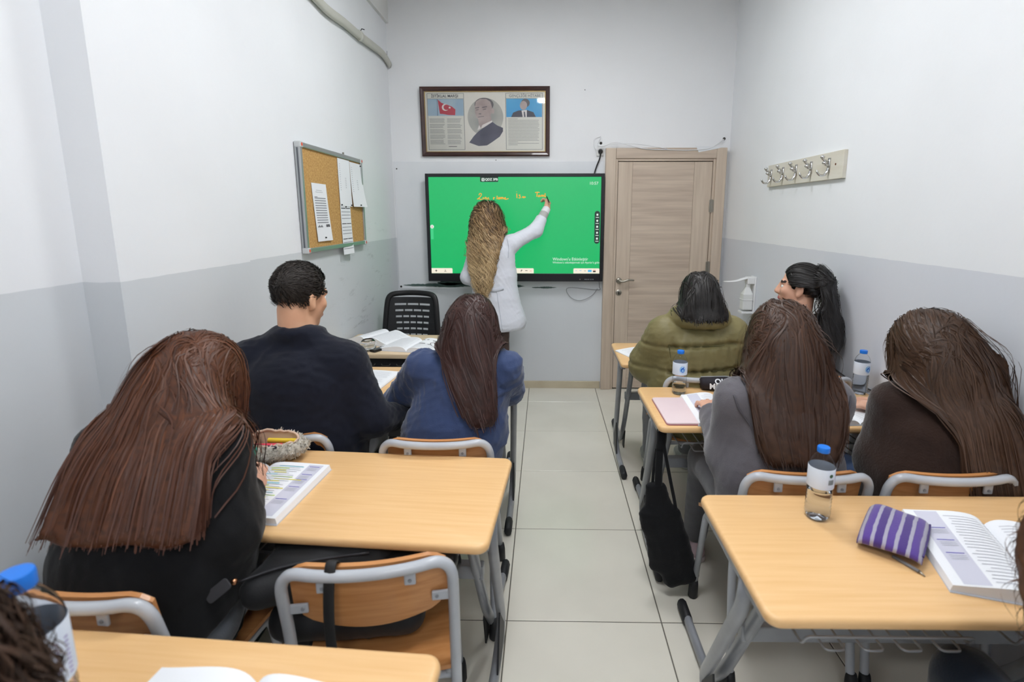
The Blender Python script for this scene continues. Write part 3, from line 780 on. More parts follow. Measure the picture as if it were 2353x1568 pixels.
# ------------------------------------------------------------------ soap dispenser on the right wall
sd_ = thing('soap_dispenser', 'white lever soap dispenser on the right wall by the door', 'soap dispenser', (XR, 3.80, 0.86), rot=(0, 0, -PI / 2))
M_disp = mat('dispenser_white', (232, 233, 234), 0.35); M_bot = mat('dispenser_bottle', (226, 228, 228), 0.4)
MB().box(-0.042, 0.042, -0.012, 0, -0.02, 0.245).build('back_plate', M_disp, sd_, bevel=0.004)
MB().box(-0.036, 0.036, -0.060, -0.010, 0.19, 0.24).build('pump_housing', M_disp, sd_, bevel=0.006)
mb = MB().prism([(-0.014, -0.05), (0.014, -0.05), (0.014, -0.035), (-0.014, -0.035)], 0.195, 0.235)
mb.build('pump_slot', mat('pump_dark', (96, 98, 98), 0.5), sd_)
b = MB()
for w0, w1, z0, z1, z2 in ((0.034, 0.034, 0.0, 0.115, 0.0),):
    b.add([(-w0, -0.085, z0), (w0, -0.085, z0), (w0, -0.014, z0), (-w0, -0.014, z0), (-w0, -0.085, z1), (w0, -0.085, z1), (w0, -0.014, z1), (-w0, -0.014, z1),
           (-0.016, -0.062, 0.165), (0.016, -0.062, 0.165), (0.016, -0.032, 0.165), (-0.016, -0.032, 0.165), (-0.016, -0.062, 0.195), (0.016, -0.062, 0.195), (0.016, -0.032, 0.195), (-0.016, -0.032, 0.195)],
          [(3, 2, 1, 0), (12, 13, 14, 15)] + [(4 * k + i, 4 * k + (i + 1) % 4, 4 * k + 4 + (i + 1) % 4, 4 * k + 4 + i) for k in range(3) for i in range(4)])
b.build('soap_bottle', M_bot, sd_, bevel=0.005)
MB().box(-0.036, 0.036, -0.088, -0.012, 0.072, 0.077).build('bottle_band', M_disp, sd_)
MB().box(-0.040, 0.040, -0.092, 0.0, -0.028, -0.012).build('drip_tray', M_disp, sd_, bevel=0.003)
MB().tube(crom([(0, -0.030, 0.236), (0, -0.075, 0.228), (0, -0.125, 0.212), (0, -0.175, 0.206), (0, -0.225, 0.206)], 4), [0.030] * 6 + [0.026] * 6 + [0.022] * 4 + [0.010], 10, flat=((0, 0, 1), 0.22)).build('elbow_lever', M_disp, sd_, smooth=True)

# cable along the right wall at desk height
tag(MB().tube(crom([(XR - 0.005, 2.75, 0.76), (XR - 0.006, 2.5, 0.735), (XR - 0.006, 2.3, 0.742), (XR - 0.006, 2.1, 0.728), (XR - 0.006, 1.9, 0.742)], 5), 0.0032, 6).build('wall_cable', mat('cable_dark', (70, 72, 76), 0.5), smooth=True), 'thin dark cable lying along the right wall at desk height', 'cable')
# ------------------------------------------------------------------ student desks (local: student sits at -y)
DZ = 0.73
DW, DD = 1.06, 0.49
M_wire = mat('basket_wire', (150, 152, 156), 0.35, metal=0.3)
def make_desk(label):
    t = thing('school_desk', label, 'desk', group='double school desks')
    mb = MB()
    slab(mb, DW, DD, DZ - 0.027, DZ, 0.032, 0.0105)
    mb.build('desktop', M_wood, t, autosmooth=50)
    for s in (-1, 1):
        x = s * (DW / 2 - 0.018)
        xf = s * (DW / 2 - 0.045)
        xi = xf - s * 0.045
        leg = MB().tube(arc_pts([(x, -0.085, DZ - 0.03), (x, -0.075, 0.62), (xf, 0.235, 0.10), (xf, 0.10, 0.028), (xf, -0.02, 0.026), (xf, -0.14, 0.025)], 0.10, 6), 0.0225, 10, flat=((1, 0, 0), 0.72)).build('leg', M_tube, t, smooth=True)
        foot = MB().tube(arc_pts([(xi, -0.06, DZ - 0.04), (xi, -0.05, 0.62), (xi, 0.17, 0.20), (xi, 0.30, 0.032), (xi, 0.45, 0.030), (xi, 0.60, 0.028)], 0.09, 6), 0.0215, 10, flat=((1, 0, 0), 0.72)).build('leg', M_tube, t, smooth=True)
        for par, xx, ya, yb in ((leg, xf, -0.19, -0.09), (foot, xi, 0.545, 0.645)):
            MB().tube([(xx, ya, 0.025), (xx, ya + 0.008, 0.025), (xx, yb - 0.008, 0.026), (xx, yb, 0.026)], [0.016, 0.0255, 0.0255, 0.022], 10, flat=((1, 0, 0), 0.75)).build('foot_cap', M_rubber, par, smooth=True)
        MB().box(x - 0.012, x + 0.012, -0.20, 0.20, DZ - 0.045, DZ - 0.0265).build('top_bearer', M_tube, t, bevel=0.003)
        # flat black plates between the uprights and the feet
        for par, xg, q in ((leg, xf + s * 0.012, [(0.115, 0.235), (0.215, 0.105), (0.205, 0.05), (0.06, 0.045), (0.07, 0.075)]), (foot, xi - s * 0.012, [(0.215, 0.16), (0.275, 0.05), (0.27, 0.012), (0.22, 0.012), (0.19, 0.14)])):
            g = MB()
            g.add([(xg - 0.003, a, b) for a, b in q] + [(xg + 0.003, a, b) for a, b in q], [tuple(range(5)), tuple(reversed(range(5, 10)))] + [(i, (i + 1) % 5, 5 + (i + 1) % 5, 5 + i) for i in range(5)])
            g.build('gusset', M_rubber, par)
    MB().box(-DW / 2 + 0.07, DW / 2 - 0.07, 0.035, 0.070, 0.415, 0.462).build('cross_beam', M_tube, t, bevel=0.004)
    MB().box(-DW / 2 + 0.06, DW / 2 - 0.06, 0.14, 0.165, DZ - 0.07, DZ - 0.03).build('cross_rail', M_tube, t, bevel=0.003)
    for cx in (-0.235, 0.235):
        b = MB()
        w = 0.185
        b.tube(arc_pts([(cx - w, 0.16, DZ - 0.03), (cx - w, 0.15, 0.600), (cx - w, -0.18, 0.612), (cx - w, -0.19, 0.640), (cx + w, -0.19, 0.640), (cx + w, -0.18, 0.612), (cx + w, 0.15, 0.600), (cx + w, 0.16, DZ - 0.03)], 0.02, 4), 0.0032, 6)
        for k in range(4):
            x0 = cx - w + 0.05 + k * 0.085
            b.tube(arc_pts([(x0, 0.16, DZ - 0.03), (x0, 0.15, 0.600), (x0, -0.185, 0.602), (x0 + 0.045, -0.185, 0.602), (x0 + 0.045, 0.15, 0.600), (x0 + 0.045, 0.16, DZ - 0.03)], 0.012, 3), 0.0028, 6)
        b.tube([(cx - w, 0.02, 0.602), (cx + w, 0.02, 0.602)], 0.0028, 6)
        b.build('wire_basket', M_wire, t, smooth=True)
    return t
DESKS = [(-0.665, 2.48, 0.0, 'double school desk in front of the man in the navy shirt'),
         (-0.655, 1.448, -4.0, 'double school desk with the fluffy pencil case on it'),
         (-0.735, 0.640, -3.7, 'cropped double school desk in the lower left corner, nearest on the left'),
         (0.955, 3.04, 0.0, 'double school desk in front of the olive puffer jacket, nearest the door'),
         (0.975, 2.172, 0.6, 'double school desk with the black tote bag hanging from it'),
         (0.990, 1.192, 0.4, 'double school desk with the purple striped case, nearest on the right')]
d0 = make_desk(DESKS[0][3])
for i, (x, y, a, lab) in enumerate(DESKS):
    d = d0 if i == 0 else copy_tree(d0)
    d.location = (x, y, 0); d.rotation_euler = (0, 0, math.radians(a)); d['label'] = lab

# ------------------------------------------------------------------ student chairs (local: sitter looks to +y)
def make_chair(label):
    t = thing('school_chair', label, 'chair', group='tube framed school chairs')
    def bow(x): return -0.215 - 0.028 * (1 - (x / 0.19) ** 2)
    def topz(x): return 0.772 - 0.006 * (1 - (x / 0.19) ** 2)
    left = [(-0.196, -0.235, 0.0), (-0.192, -0.195, 0.25), (-0.190, -0.172, 0.42), (-0.190, -0.182, 0.58), (-0.190, -0.205, 0.70)]
    cor = [(-0.186, -0.213, 0.738), (-0.172, -0.218, 0.760), (-0.150, bow(-0.150), 0.7705)]
    mid = [(x, bow(x), topz(x)) for x in (-0.11, -0.055, 0, 0.055, 0.11)]
    right = [(-a, b, c) for a, b, c in reversed(left + cor)]
    MB().tube(crom(left + cor + mid + right, 4), 0.0135, 10).build('back_frame', M_tubelight, t, smooth=True)
    # plywood back rest, bowed, on the sitter's side of the tube
    def fb(u, v):
        x = -0.176 + 0.352 * u
        e = abs(2 * u - 1)
        zt = topz(x) + 0.010 - 0.026 * max(0, (e - 0.72) / 0.28) ** 2
        zb = 0.592 + 0.040 * e ** 2 + 0.03 * max(0, (e - 0.8) / 0.2) ** 2
        z = zb + (zt - zb) * v
        return (x, bow(x) + 0.020 + 0.030 * (0.77 - z) / 0.17, z)
    MB().grid(fb, 18, 6, thick=0.011).build('backrest', M_ply, t, autosmooth=50)
    for x in (-0.095, 0.095):
        z0 = topz(x)
        b = MB().box(x - 0.013, x + 0.013, bow(x) + 0.002, bow(x) + 0.010, z0 - 0.045, z0 - 0.008).build('bracket', M_tubelight, t, bevel=0.003)
        MB().lathe([(0.005, 0), (0.004, 0.003)], 8, 0, Matrix.Translation((x, bow(x) + 0.0025, z0 - 0.033)) @ Matrix.Rotation(PI / 2, 4, 'X')).build('rivet', M_tube, b)
    for s in (-1, 1):
        x = s * 0.165
        b = MB().box(x - 0.026, x + 0.026, -0.198, -0.190, 0.648, 0.672).build('bracket', M_tubelight, t, bevel=0.003)
        MB().lathe([(0.005, 0), (0.004, 0.003)], 8, 0, Matrix.Translation((x - s * 0.014, -0.1975, 0.660)) @ Matrix.Rotation(PI / 2, 4, 'X')).build('rivet', M_tube, b)
    def fs(u, v):
        x = -0.19 + 0.38 * u; y = -0.175 + 0.385 * v
        e = max(0, (v - 0.8) / 0.2)
        return (x * (1 - 0.06 * (1 - v)), y, 0.447 - 0.012 * (1 - (2 * u - 1) ** 2) * (1 - v * 0.5) - 0.022 * e ** 2)
    MB().grid(fs, 12, 10, thick=0.012).build('seat', M_ply, t, autosmooth=50)
    for s in (-1, 1):
        lg = MB().tube(arc_pts([(s * 0.175, -0.172, 0.415), (s * 0.172, 0.16, 0.418), (s * 0.190, 0.215, 0.02)], 0.05, 5), 0.0125, 10).build('leg', M_tubelight, t, smooth=True)
        for (x, y) in ((s * 0.190, 0.214), (s * 0.196, -0.234)):
            MB().tube([(x, y, 0.0), (x, y, 0.006), (x, y + (0.004 if y < 0 else -0.005), 0.06), (x, y + (0.006 if y < 0 else -0.008), 0.085)], [0.016, 0.020, 0.019, 0.016], 10).build('foot_cap', M_rubber, lg, smooth=True)
    MB().tube([(-0.17, 0.12, 0.412), (0.17, 0.12, 0.412)], 0.010, 8).build('seat_rail', M_tubelight, t, smooth=True)
    MB().tube([(-0.19, -0.165, 0.412), (0.19, -0.165, 0.412)], 0.010, 8).build('seat_rail', M_tubelight, t, smooth=True)
    return t
CHAIRS = [(-0.385, 1.905, 1.0, 'tube framed school chair under the girl in the blue sweatshirt'),
          (-0.955, 1.945, -2.0, 'tube framed school chair under the man in the navy shirt'),
          (-0.975, 1.150, -5.0, 'tube framed school chair under the girl with long auburn hair'),
          (-0.435, 1.255, 9.0, 'empty tube framed school chair with a bag strap over its back'),
          (0.775, 2.640, 0.0, 'tube framed school chair under the olive puffer jacket'),
          (1.290, 2.640, 0.0, 'tube framed school chair under the woman with the ponytail'),
          (0.800, 1.690, 0.0, 'tube framed school chair under the girl in the grey sweatshirt'),
          (1.235, 1.690, 0.0, 'tube framed school chair under the girl in the brown sweater')]
c0 = make_chair(CHAIRS[0][3])
for i, (x, y, a, lab) in enumerate(CHAIRS):
    c = c0 if i == 0 else copy_tree(c0)
    c.location = (x, y, 0); c.rotation_euler = (0, 0, math.radians(a)); c['label'] = lab

# ------------------------------------------------------------------ teacher's desk and office chair
M_beige = mat('beige_laminate', (222, 200, 168), 0.4, col2=(212, 188, 152), nscale=3, nstretch=(1.2, 20, 20), detail=5)
M_dark = mat('dark_metal', (34, 34, 38), 0.4)
td = thing('teacher_desk', 'small beige teacher desk with open books, by the left wall', 'desk', (-0.965, 3.155, 0), math.radians(-2))
mb = MB(); slab(mb, 0.63, 0.50, 0.722, 0.75, 0.012, 0.004); mb.build('desktop', M_beige, td, autosmooth=50)
MB().box(-0.29, 0.29, -0.225, -0.205, 0.60, 0.72).build('front_panel', M_dark, td, bevel=0.002)
for sx in (-1, 1):
    for sy in (-1, 1):
        MB().tube([(sx * 0.285, sy * 0.215, 0.0), (sx * 0.285, sy * 0.215, 0.722)], 0.016, 8).build('leg', M_dark, td, smooth=True)
    MB().box(sx * 0.285 - 0.012, sx * 0.285 + 0.012, -0.21, 0.21, 0.10, 0.13).build('stretcher', M_dark, td)
b = MB()
for k in range(6):
    x0 = -0.26 + k * 0.09
    b.tube(arc_pts([(x0, -0.2, 0.71), (x0, -0.232, 0.675), (x0 + 0.05, -0.232, 0.675), (x0 + 0.05, -0.2, 0.71)], 0.01, 3), 0.003, 6)
b.build('wire_basket', mat('wire_dark', (70, 68, 66), 0.4, metal=0.4), td, smooth=True)

oc = thing('office_chair', 'black slotted-back office chair behind the teacher desk', 'chair', (-1.015, 3.83, 0), math.radians(176))
# local: sitter looks to +y, back at -y; the chair is turned to face the class
def ocb(x, z): return -0.02 - 0.05 * (1 - (x / 0.21) ** 2) - 0.12 * max(0, z - 0.5) + 0.05
bk = MB()
z0, z1 = 0.56, 0.93
def half(z): return 0.178 + 0.030 * (z1 - z) / (z1 - z0) + (0 if z < 0.9 else -0.0)
rows = 8
def cell(xa, xb, za, zb):
    vs = []
    for (x, z) in ((xa, za), (xb, za), (xb, zb), (xa, zb)):
        vs.append((x, ocb(x, z), z))
    vs += [(x, y + 0.010, z) for x, y, z in vs]
    bk.add(vs, [(0, 1, 2, 3), (7, 6, 5, 4), (0, 4, 5, 1), (1, 5, 6, 2), (2, 6, 7, 3), (3, 7, 4, 0)])
rh = (z1 - z0) / rows
for r_ in range(rows):
    za, zb = z0 + r_ * rh, z0 + (r_ + 1) * rh
    zs = za + rh * 0.66
    h0 = half((za + zb) / 2)
    for k in range(10):
        cell(-h0 + 2 * h0 * k / 10, -h0 + 2 * h0 * (k + 1) / 10, za, zs)
    if r_ == rows - 1:
        for k in range(10):
            cell(-h0 + 2 * h0 * k / 10, -h0 + 2 * h0 * (k + 1) / 10, zs, zb)
        continue
    n = 5 if r_ < 5 else (4 if r_ < 6 else 3)
    sw = 0.150 - 0.004 * (rows - r_)
    cell(-h0, -sw, zs, zb); cell(sw, h0, zs, zb)
    for k in range(n + 1):
        x = -sw + 2 * sw * k / n
        cell(x - 0.004, x + 0.004, zs, zb)
bk.build('slotted_back', mat('office_plastic', (30, 31, 34), 0.5), oc)
fr_ = []
for (x, z) in [(-0.205, 0.53), (-0.210, 0.60), (-0.203, 0.72), (-0.192, 0.86), (-0.180, 0.925), (-0.150, 0.952), (-0.08, 0.960), (0, 0.962), (0.08, 0.960), (0.150, 0.952), (0.180, 0.925), (0.192, 0.86), (0.203, 0.72), (0.210, 0.60), (0.205, 0.53)]:
    fr_.append((x, ocb(min(max(x, -0.2), 0.2), z) + 0.004, z))
MB().tube(crom(fr_ , 3), 0.021, 10, flat=((0, 1, 0), 0.7)).build('back_frame', M_black, oc, smooth=True)
MB().tube(crom([(0, 0.0, 0.60), (0, -0.045, 0.5), (0, 0.02, 0.43), (0, 0.2, 0.42)], 4), 0.022, 8).build('back_support', M_black, oc, smooth=True)
mb = MB(); slab(mb, 0.46, 0.44, 0.43, 0.50, 0.09, 0.03, M=Matrix.Translation((0, 0.24, 0))); mb.build('seat', mat('seat_fabric', (32, 33, 36), 0.9), oc, autosmooth=60)
MB().lathe([(0.025, 0.09), (0.025, 0.25), (0.018, 0.25), (0.018, 0.43)], 12, 0, Matrix.Translation((0, 0.22, 0))).build('gas_lift', M_dark, oc, autosmooth=40)
for k in range(5):
    a = 2 * PI * k / 5 + 0.3
    e = (0.26 * math.cos(a), 0.22 + 0.26 * math.sin(a), 0.065)
    lg = MB().tube([(0, 0.22, 0.105), (e[0] * 0.5, 0.22 + (e[1] - 0.22) * 0.5, 0.095), e], [0.028, 0.022, 0.016], 8).build('star_leg', M_black, oc, smooth=True)
    MB().lathe([(0.006, -0.012), (0.025, -0.012), (0.027, 0), (0.025, 0.012), (0.006, 0.012)], 14, 0, Matrix.Translation((e[0], e[1], 0.0275)) @ Matrix.Rotation(PI / 2, 4, 'X')).build('caster', M_rubber, lg, autosmooth=40)

# ------------------------------------------------------------------ water bottles
M_pet = mat('pet_plastic', (250, 252, 255), 0.04, trans=1.0, ior=1.12, spec=0.5)
M_water = mat('water', (245, 250, 255), 0.0, trans=1.0, ior=1.2)
M_cap = mat('cap_blue', (30, 120, 222), 0.4)
M_lab = mat('label_film', (222, 232, 246), 0.4)
def bottle(label, loc, rz, kind, level=0.12, tilt=(0, 0)):
    t = thing('water_bottle', label, 'water bottle', loc, group='small water bottles', rot=(tilt[0], tilt[1], rz))
    prof = [(0.004, 0.006), (0.018, 0.002), (0.026, 0.0), (0.0305, 0.006), (0.0325, 0.018)]
    for k in range(9):
        z = 0.024 + k * 0.010
        prof += [(0.0325, z), (0.0312, z + 0.004)]
    prof += [(0.0328, 0.116), (0.0328, 0.150), (0.0315, 0.160), (0.0265, 0.174), (0.019, 0.184), (0.0135, 0.190), (0.0130, 0.194), (0.0150, 0.195), (0.0150, 0.197), (0.0125, 0.198), (0.0125, 0.203)]
    inner = [(max(r - 0.0007, 0.0015), z + (0.0008 if z < 0.01 else 0)) for r, z in reversed(prof)]
    MB().lathe(prof + inner, 28, closed=True).build('bottle_body', M_pet, t, smooth=True)
    wp = [(max(r - 0.0014, 0.002), z + 0.0012) for r, z in prof if z < level] + [(0.0305, level), (0.001, level + 0.0005)]
    MB().lathe(wp, 28).build('water', M_water, t, smooth=True)
    cp = MB()
    pr_ = [(0.0155, 0.192), (0.0158, 0.193), (0.0158, 0.2045), (0.0148, 0.2065), (0.002, 0.2068)]
    cp.lathe(pr_, 32)
    cp.build('cap', M_cap, t, autosmooth=40)
    lb = MB().lathe([(0.0333, 0.096), (0.0335, 0.097), (0.0335, 0.152), (0.0330, 0.153)], 32, closed=True).build('label_band', M_lab, t, smooth=True)
    R = 0.0338
    def wrap(name, pts, m, off=0.0):
        # pts: (angle degrees, z)
        mb = MB(); n = len(pts)
        vs = [((R + off) * math.sin(math.radians(a)), -(R + off) * math.cos(math.radians(a)), z) for a, z in pts]
        mb.add(vs, [tuple(range(n))]); return mb.build(name, m, lb)
    if kind == 'drop':
        M_d1 = mat('logo_blue', (28, 100, 205), 0.5); M_d2 = mat('logo_pale', (150, 205, 245), 0.5)
        def drop(s, dz=0.0):
            pts = []
            for k in range(20):
                a = 2 * PI * k / 20
                pts.append((s * 15 * math.cos(a), 0.121 + dz + s * 0.0105 * math.sin(a)))
            pts[4] = (s * 9, 0.121 + dz + s * 0.0165); pts[5] = (s * 9, 0.121 + dz + s * 0.0165)
            return pts
        wrap('logo_halo', [(24 * math.cos(2 * PI * k / 24), 0.123 + 0.017 * math.sin(2 * PI * k / 24)) for k in range(24)], M_d2, 0.0002)
        wrap('logo_drop', drop(1.0), M_d1, 0.0005)
        wrap('logo_inner', drop(0.55, -0.002), M_d2, 0.0008)
        for k in range(6):
            wrap('label_print', [(62, 0.104 + 0.006 * k), (84, 0.104 + 0.006 * k), (84, 0.107 + 0.006 * k), (62, 0.107 + 0.006 * k)], mat('label_purple', (110, 82, 160), 0.5) if k % 2 else M_ink, 0.0004)
    else:
        wrap('label_seal', [(-6 + 9 * math.cos(2 * PI * k / 18), 0.137 + 0.0052 * math.sin(2 * PI * k / 18)) for k in range(18)], mat('seal_green', (60, 92, 66), 0.5), 0.0004)
        for k in range(11):
            a = -18 + 2.6 * k
            wrap('barcode_bar', [(a, 0.112), (a + (1.6 if k % 3 else 0.9), 0.112), (a + (1.6 if k % 3 else 0.9), 0.126), (a, 0.126)], mat('barcode', (92, 100, 88), 0.6), 0.0004)
        for k in range(9):
            wrap('label_print', [(38, 0.101 + 0.0045 * k), (66, 0.101 + 0.0045 * k), (66, 0.103 + 0.0045 * k), (38, 0.103 + 0.0045 * k)], mat('label_lilac', (178, 172, 212), 0.6), 0.0004)
    return t
bottle('water bottle with blue cap standing beside the pink tablet cover', (0.622, 2.318, DZ), math.radians(6), 'drop', 0.05)
bottle('water bottle with blue cap against the right wall by the brown sweater', (1.462, 2.335, DZ), math.radians(16), 'drop', 0.115)
bottle('half full water bottle with barcode label beside the purple striped case', (0.749, 1.318, DZ), math.radians(22), 'code', 0.085)
b4 = bottle('tall water bottle in the lower left corner, half hidden by curly hair', (-0.735, 0.630, DZ), math.radians(40), 'code', 0.10)
b4.scale = (1.35, 1.35, 1.6)

# ------------------------------------------------------------------ open books
M_lav = mat('sidebar_lavender', (208, 208, 222), 0.7); M_vio = mat('heading_violet', (96, 88, 190), 0.7); M_yel = mat('marker_yellow', (232, 224, 110), 0.7); M_grn = mat('marker_green', (196, 222, 130), 0.7); M_cyan = mat('marker_cyan', (150, 212, 224), 0.7); M_cov = mat('cover_card', (198, 204, 214), 0.5)
def open_book(name, label, loc, rz, w, h, tl, tr, bulge, left, right, group=None, curl=0.0, tilt=0.0):
    """spine along local y at x=0; left page to -x, right page to +x; left/right: print items (u0,u1,v0,v1,mat) u from outer-left"""
    t = thing(name, label, 'book', loc, rz, group)
    def zl(s): return tl * (1 - math.exp(-s / 0.07)) + bulge * math.sin(PI * min(1, s ** 0.55)) ** 1.2 + curl * s * s * 0
    def zr(s): return tr * (1 - math.exp(-s / 0.07)) + bulge * math.sin(PI * min(1, s ** 0.55)) ** 1.2
    def page(sgn, zf, th, nm):
        mb = MB(); n = 14
        ss = [(k / n) ** 1.4 for k in range(n + 1)]
        top = [(sgn * w * s, zf(s) + 0.003 + (curl * max(0, s - 0.35) ** 2 if sgn > 0 else 0)) for s in ss]
        bot = [(sgn * w * s + sgn * 0.004 * s, 0.0025 + (curl * 0.96 * max(0, s - 0.35) ** 2 if sgn > 0 and curl else 0)) for s in ss]
        vs = []
        for y in (-h / 2, h / 2):
            vs += [(x, y, z) for x, z in top] + [(x, y, max(0.002, min(z, tz - 0.001))) for (x, z), (_, tz) in zip(bot, top)]
        m = n + 1
        fs = []
        for k in range(n):
            a = [(k, k + 1, 2 * m + k + 1, 2 * m + k), (m + k + 1, m + k, 3 * m + k, 3 * m + k + 1), (k + 1, k, m + k, m + k + 1), (2 * m + k, 2 * m + k + 1, 3 * m + k + 1, 3 * m + k)]
            fs += [tuple(reversed(q)) for q in a] if sgn < 0 else a
        q = (n, m + n, 3 * m + n, 2 * m + n)
        fs.append(q if sgn > 0 else tuple(reversed(q)))
        mb.add(vs, fs)
        return mb.build(nm, M_white, t, autosmooth=35)
    pg = {-1: page(-1, zl, tl, 'page_block'), 1: page(1, zr, tr, 'page_block')}
    MB().box(-w - 0.005, w + 0.005, -h / 2 - 0.004, h / 2 + 0.004, 0.0, 0.002).build('cover', M_cov, t)
    for sgn, items, zf in ((-1, left, zl), (1, right, zr)):
        bym = {}
        for (s0, s1, v0, v1, m) in items:
            bym.setdefault(m.name, (m, MB()))
            mb = bym[m.name][1] if m not in (M_yel, M_grn, M_cyan) else MB()
            n = max(1, int(abs(s1 - s0) * 10))
            lay = 0.0004 if m is M_lav else (0.0008 if m in (M_yel, M_grn, M_cyan) else 0.0012)
            for k in range(n):
                a, b = s0 + (s1 - s0) * k / n, s0 + (s1 - s0) * (k + 1) / n
                q = []
                for s, v in ((a, v0), (b, v0), (b, v1), (a, v1)):
                    q.append((sgn * w * s, -h / 2 + h * v, zf(s) + 0.003 + lay + (curl * max(0, s - 0.35) ** 2 if sgn > 0 else 0)))
                mb.add(q if sgn > 0 else list(reversed(q)), [(0, 1, 2, 3)])
            if m in (M_yel, M_grn, M_cyan): mb.build('marker_stroke', m, pg[sgn])
        for m, mb in bym.values():
            if m in (M_yel, M_grn, M_cyan): continue
            mb.build({'sidebar_lavender': 'sidebar', 'heading_violet': 'heading', 'marker_yellow': 'marker_stroke', 'marker_green': 'marker_stroke', 'marker_cyan': 'marker_stroke'}.get(m.name, 'print_lines'), m, pg[sgn])
    return t
def lines(s0, s1, v0, v1, n, m=M_ink, th=0.006, jit=0.1, seed=1):
    r_ = random.Random(seed)
    return [(s0, s1 - (s1 - s0) * jit * r_.random() * (3 if k % 5 == 4 else 1), v0 + (v1 - v0) * k / n, v0 + (v1 - v0) * k / n + th, m) for k in range(n)]
M_txt = mat('text_grey', (176, 178, 186), 0.8)
def sidebar(out0, out1, v0, v1, heads):
    it = [(out0, out1, v0, v1, M_lav)]
    for v in heads:
        it.append((out0 + (out1 - out0) * 0.15, out0 + (out1 - out0) * 0.85, v, v + 0.008, M_vio))
        it += [(out0 + (out1 - out0) * 0.15, out0 + (out1 - out0) * 0.8, v - 0.03 - 0.022 * k, v - 0.025 - 0.022 * k, M_txt) for k in range(3)]
    return it
# workbook under the writing hand, right page marked with highlighter
mk = []
r_ = random.Random(11)
for k in range(15):
    v = 0.30 + 0.043 * k
    a = 0.15 + 0.25 * r_.random()
    mk.append((a, a + 0.18 + 0.25 * r_.random(), v, v + 0.016, [M_yel, M_grn, M_cyan, M_yel][k % 4]))
open_book('workbook', 'thick workbook with highlighter marks under the writing hand', (-0.915, 1.418, DZ), math.radians(-4), 0.205, 0.305, 0.012, 0.016, 0.004, lines(0.1, 0.9, 0.08, 0.94, 22, M_txt, seed=2), lines(0.08, 0.66, 0.05, 0.95, 24, M_txt, seed=3) + mk + sidebar(0.70, 0.93, 0.03, 0.97, (0.92, 0.76, 0.66, 0.52, 0.30)))
# open book bottom left
open_book('workbook', 'open workbook at the bottom edge on the nearest left desk', (-0.520, 0.628, DZ), math.radians(-6), 0.185, 0.29, 0.014, 0.014, 0.016, lines(0.12, 0.9, 0.1, 0.9, 20, M_txt, seed=5), lines(0.1, 0.7, 0.1, 0.93, 20, M_txt, seed=6) + [(0.74, 0.99, 0.02, 0.98, M_lav)])
# book on the right front desk: left leaf turned up
open_book('workbook', 'open workbook with a curling page beside the purple striped case', (1.122, 1.128, DZ), math.radians(-17), 0.185, 0.315, 0.014, 0.010, 0.016, lines(0.06, 0.56, 0.06, 0.95, 22, M_txt, seed=7) + sidebar(0.60, 0.88, 0.02, 0.98, (0.72, 0.55, 0.38)), lines(0.1, 0.9, 0.06, 0.94, 22, M_txt, seed=8))
# book on the second right desk
open_book('workbook', 'open workbook overlapping the pink tablet cover', (0.762, 2.095, DZ), math.radians(-2), 0.150, 0.325, 0.010, 0.010, 0.014, lines(0.06, 0.50, 0.06, 0.95, 20, M_txt, seed=9) + sidebar(0.55, 0.85, 0.03, 0.97, (0.62, 0.45, 0.3)), lines(0.1, 0.9, 0.06, 0.94, 20, M_txt, seed=10))
open_book('workbook', 'open workbook under the hand in the brown cuff', (1.235, 2.075, DZ), math.radians(4), 0.165, 0.24, 0.014, 0.016, 0.006, lines(0.06, 0.9, 0.06, 0.95, 18, M_txt, seed=12), lines(0.08, 0.9, 0.06, 0.94, 18, M_txt, seed=13))
open_book('workbook', 'open workbook beside the navy shirt sleeve', (-0.965, 2.495, DZ), math.radians(-6), 0.190, 0.26, 0.006, 0.006, 0.004, lines(0.06, 0.9, 0.06, 0.95, 18, M_txt, seed=14), lines(0.08, 0.9, 0.06, 0.94, 18, M_txt, seed=15))
open_book('workbook', 'open workbook in front of the olive puffer jacket', (0.625, 3.03, DZ), math.radians(24), 0.16, 0.235, 0.004, 0.004, 0.006, lines(0.06, 0.9, 0.06, 0.95, 18, M_txt, seed=16), lines(0.08, 0.9, 0.06, 0.94, 18, M_txt, seed=17))
open_book('workbook', 'open workbook with round drawings on the teacher desk, front one', (-0.800, 3.075, 0.75), math.radians(-10), 0.185, 0.25, 0.010, 0.009, 0.018, lines(0.06, 0.9, 0.06, 0.95, 18, M_txt, seed=18), lines(0.08, 0.9, 0.06, 0.5, 9, M_txt, seed=19) + [(0.15, 0.35, 0.78, 0.82, M_inkdark), (0.5, 0.7, 0.74, 0.78, M_inkdark), (0.2, 0.4, 0.42, 0.46, M_inkdark), (0.5, 0.65, 0.40, 0.43, M_inkdark)])
open_book('workbook', 'open workbook with a page arching up on the teacher desk, rear one', (-1.075, 3.24, 0.75), math.radians(-24), 0.165, 0.235, 0.010, 0.012, 0.034, lines(0.06, 0.9, 0.06, 0.95, 18, M_txt, seed=20), lines(0.08, 0.9, 0.06, 0.94, 18, M_txt, seed=21))
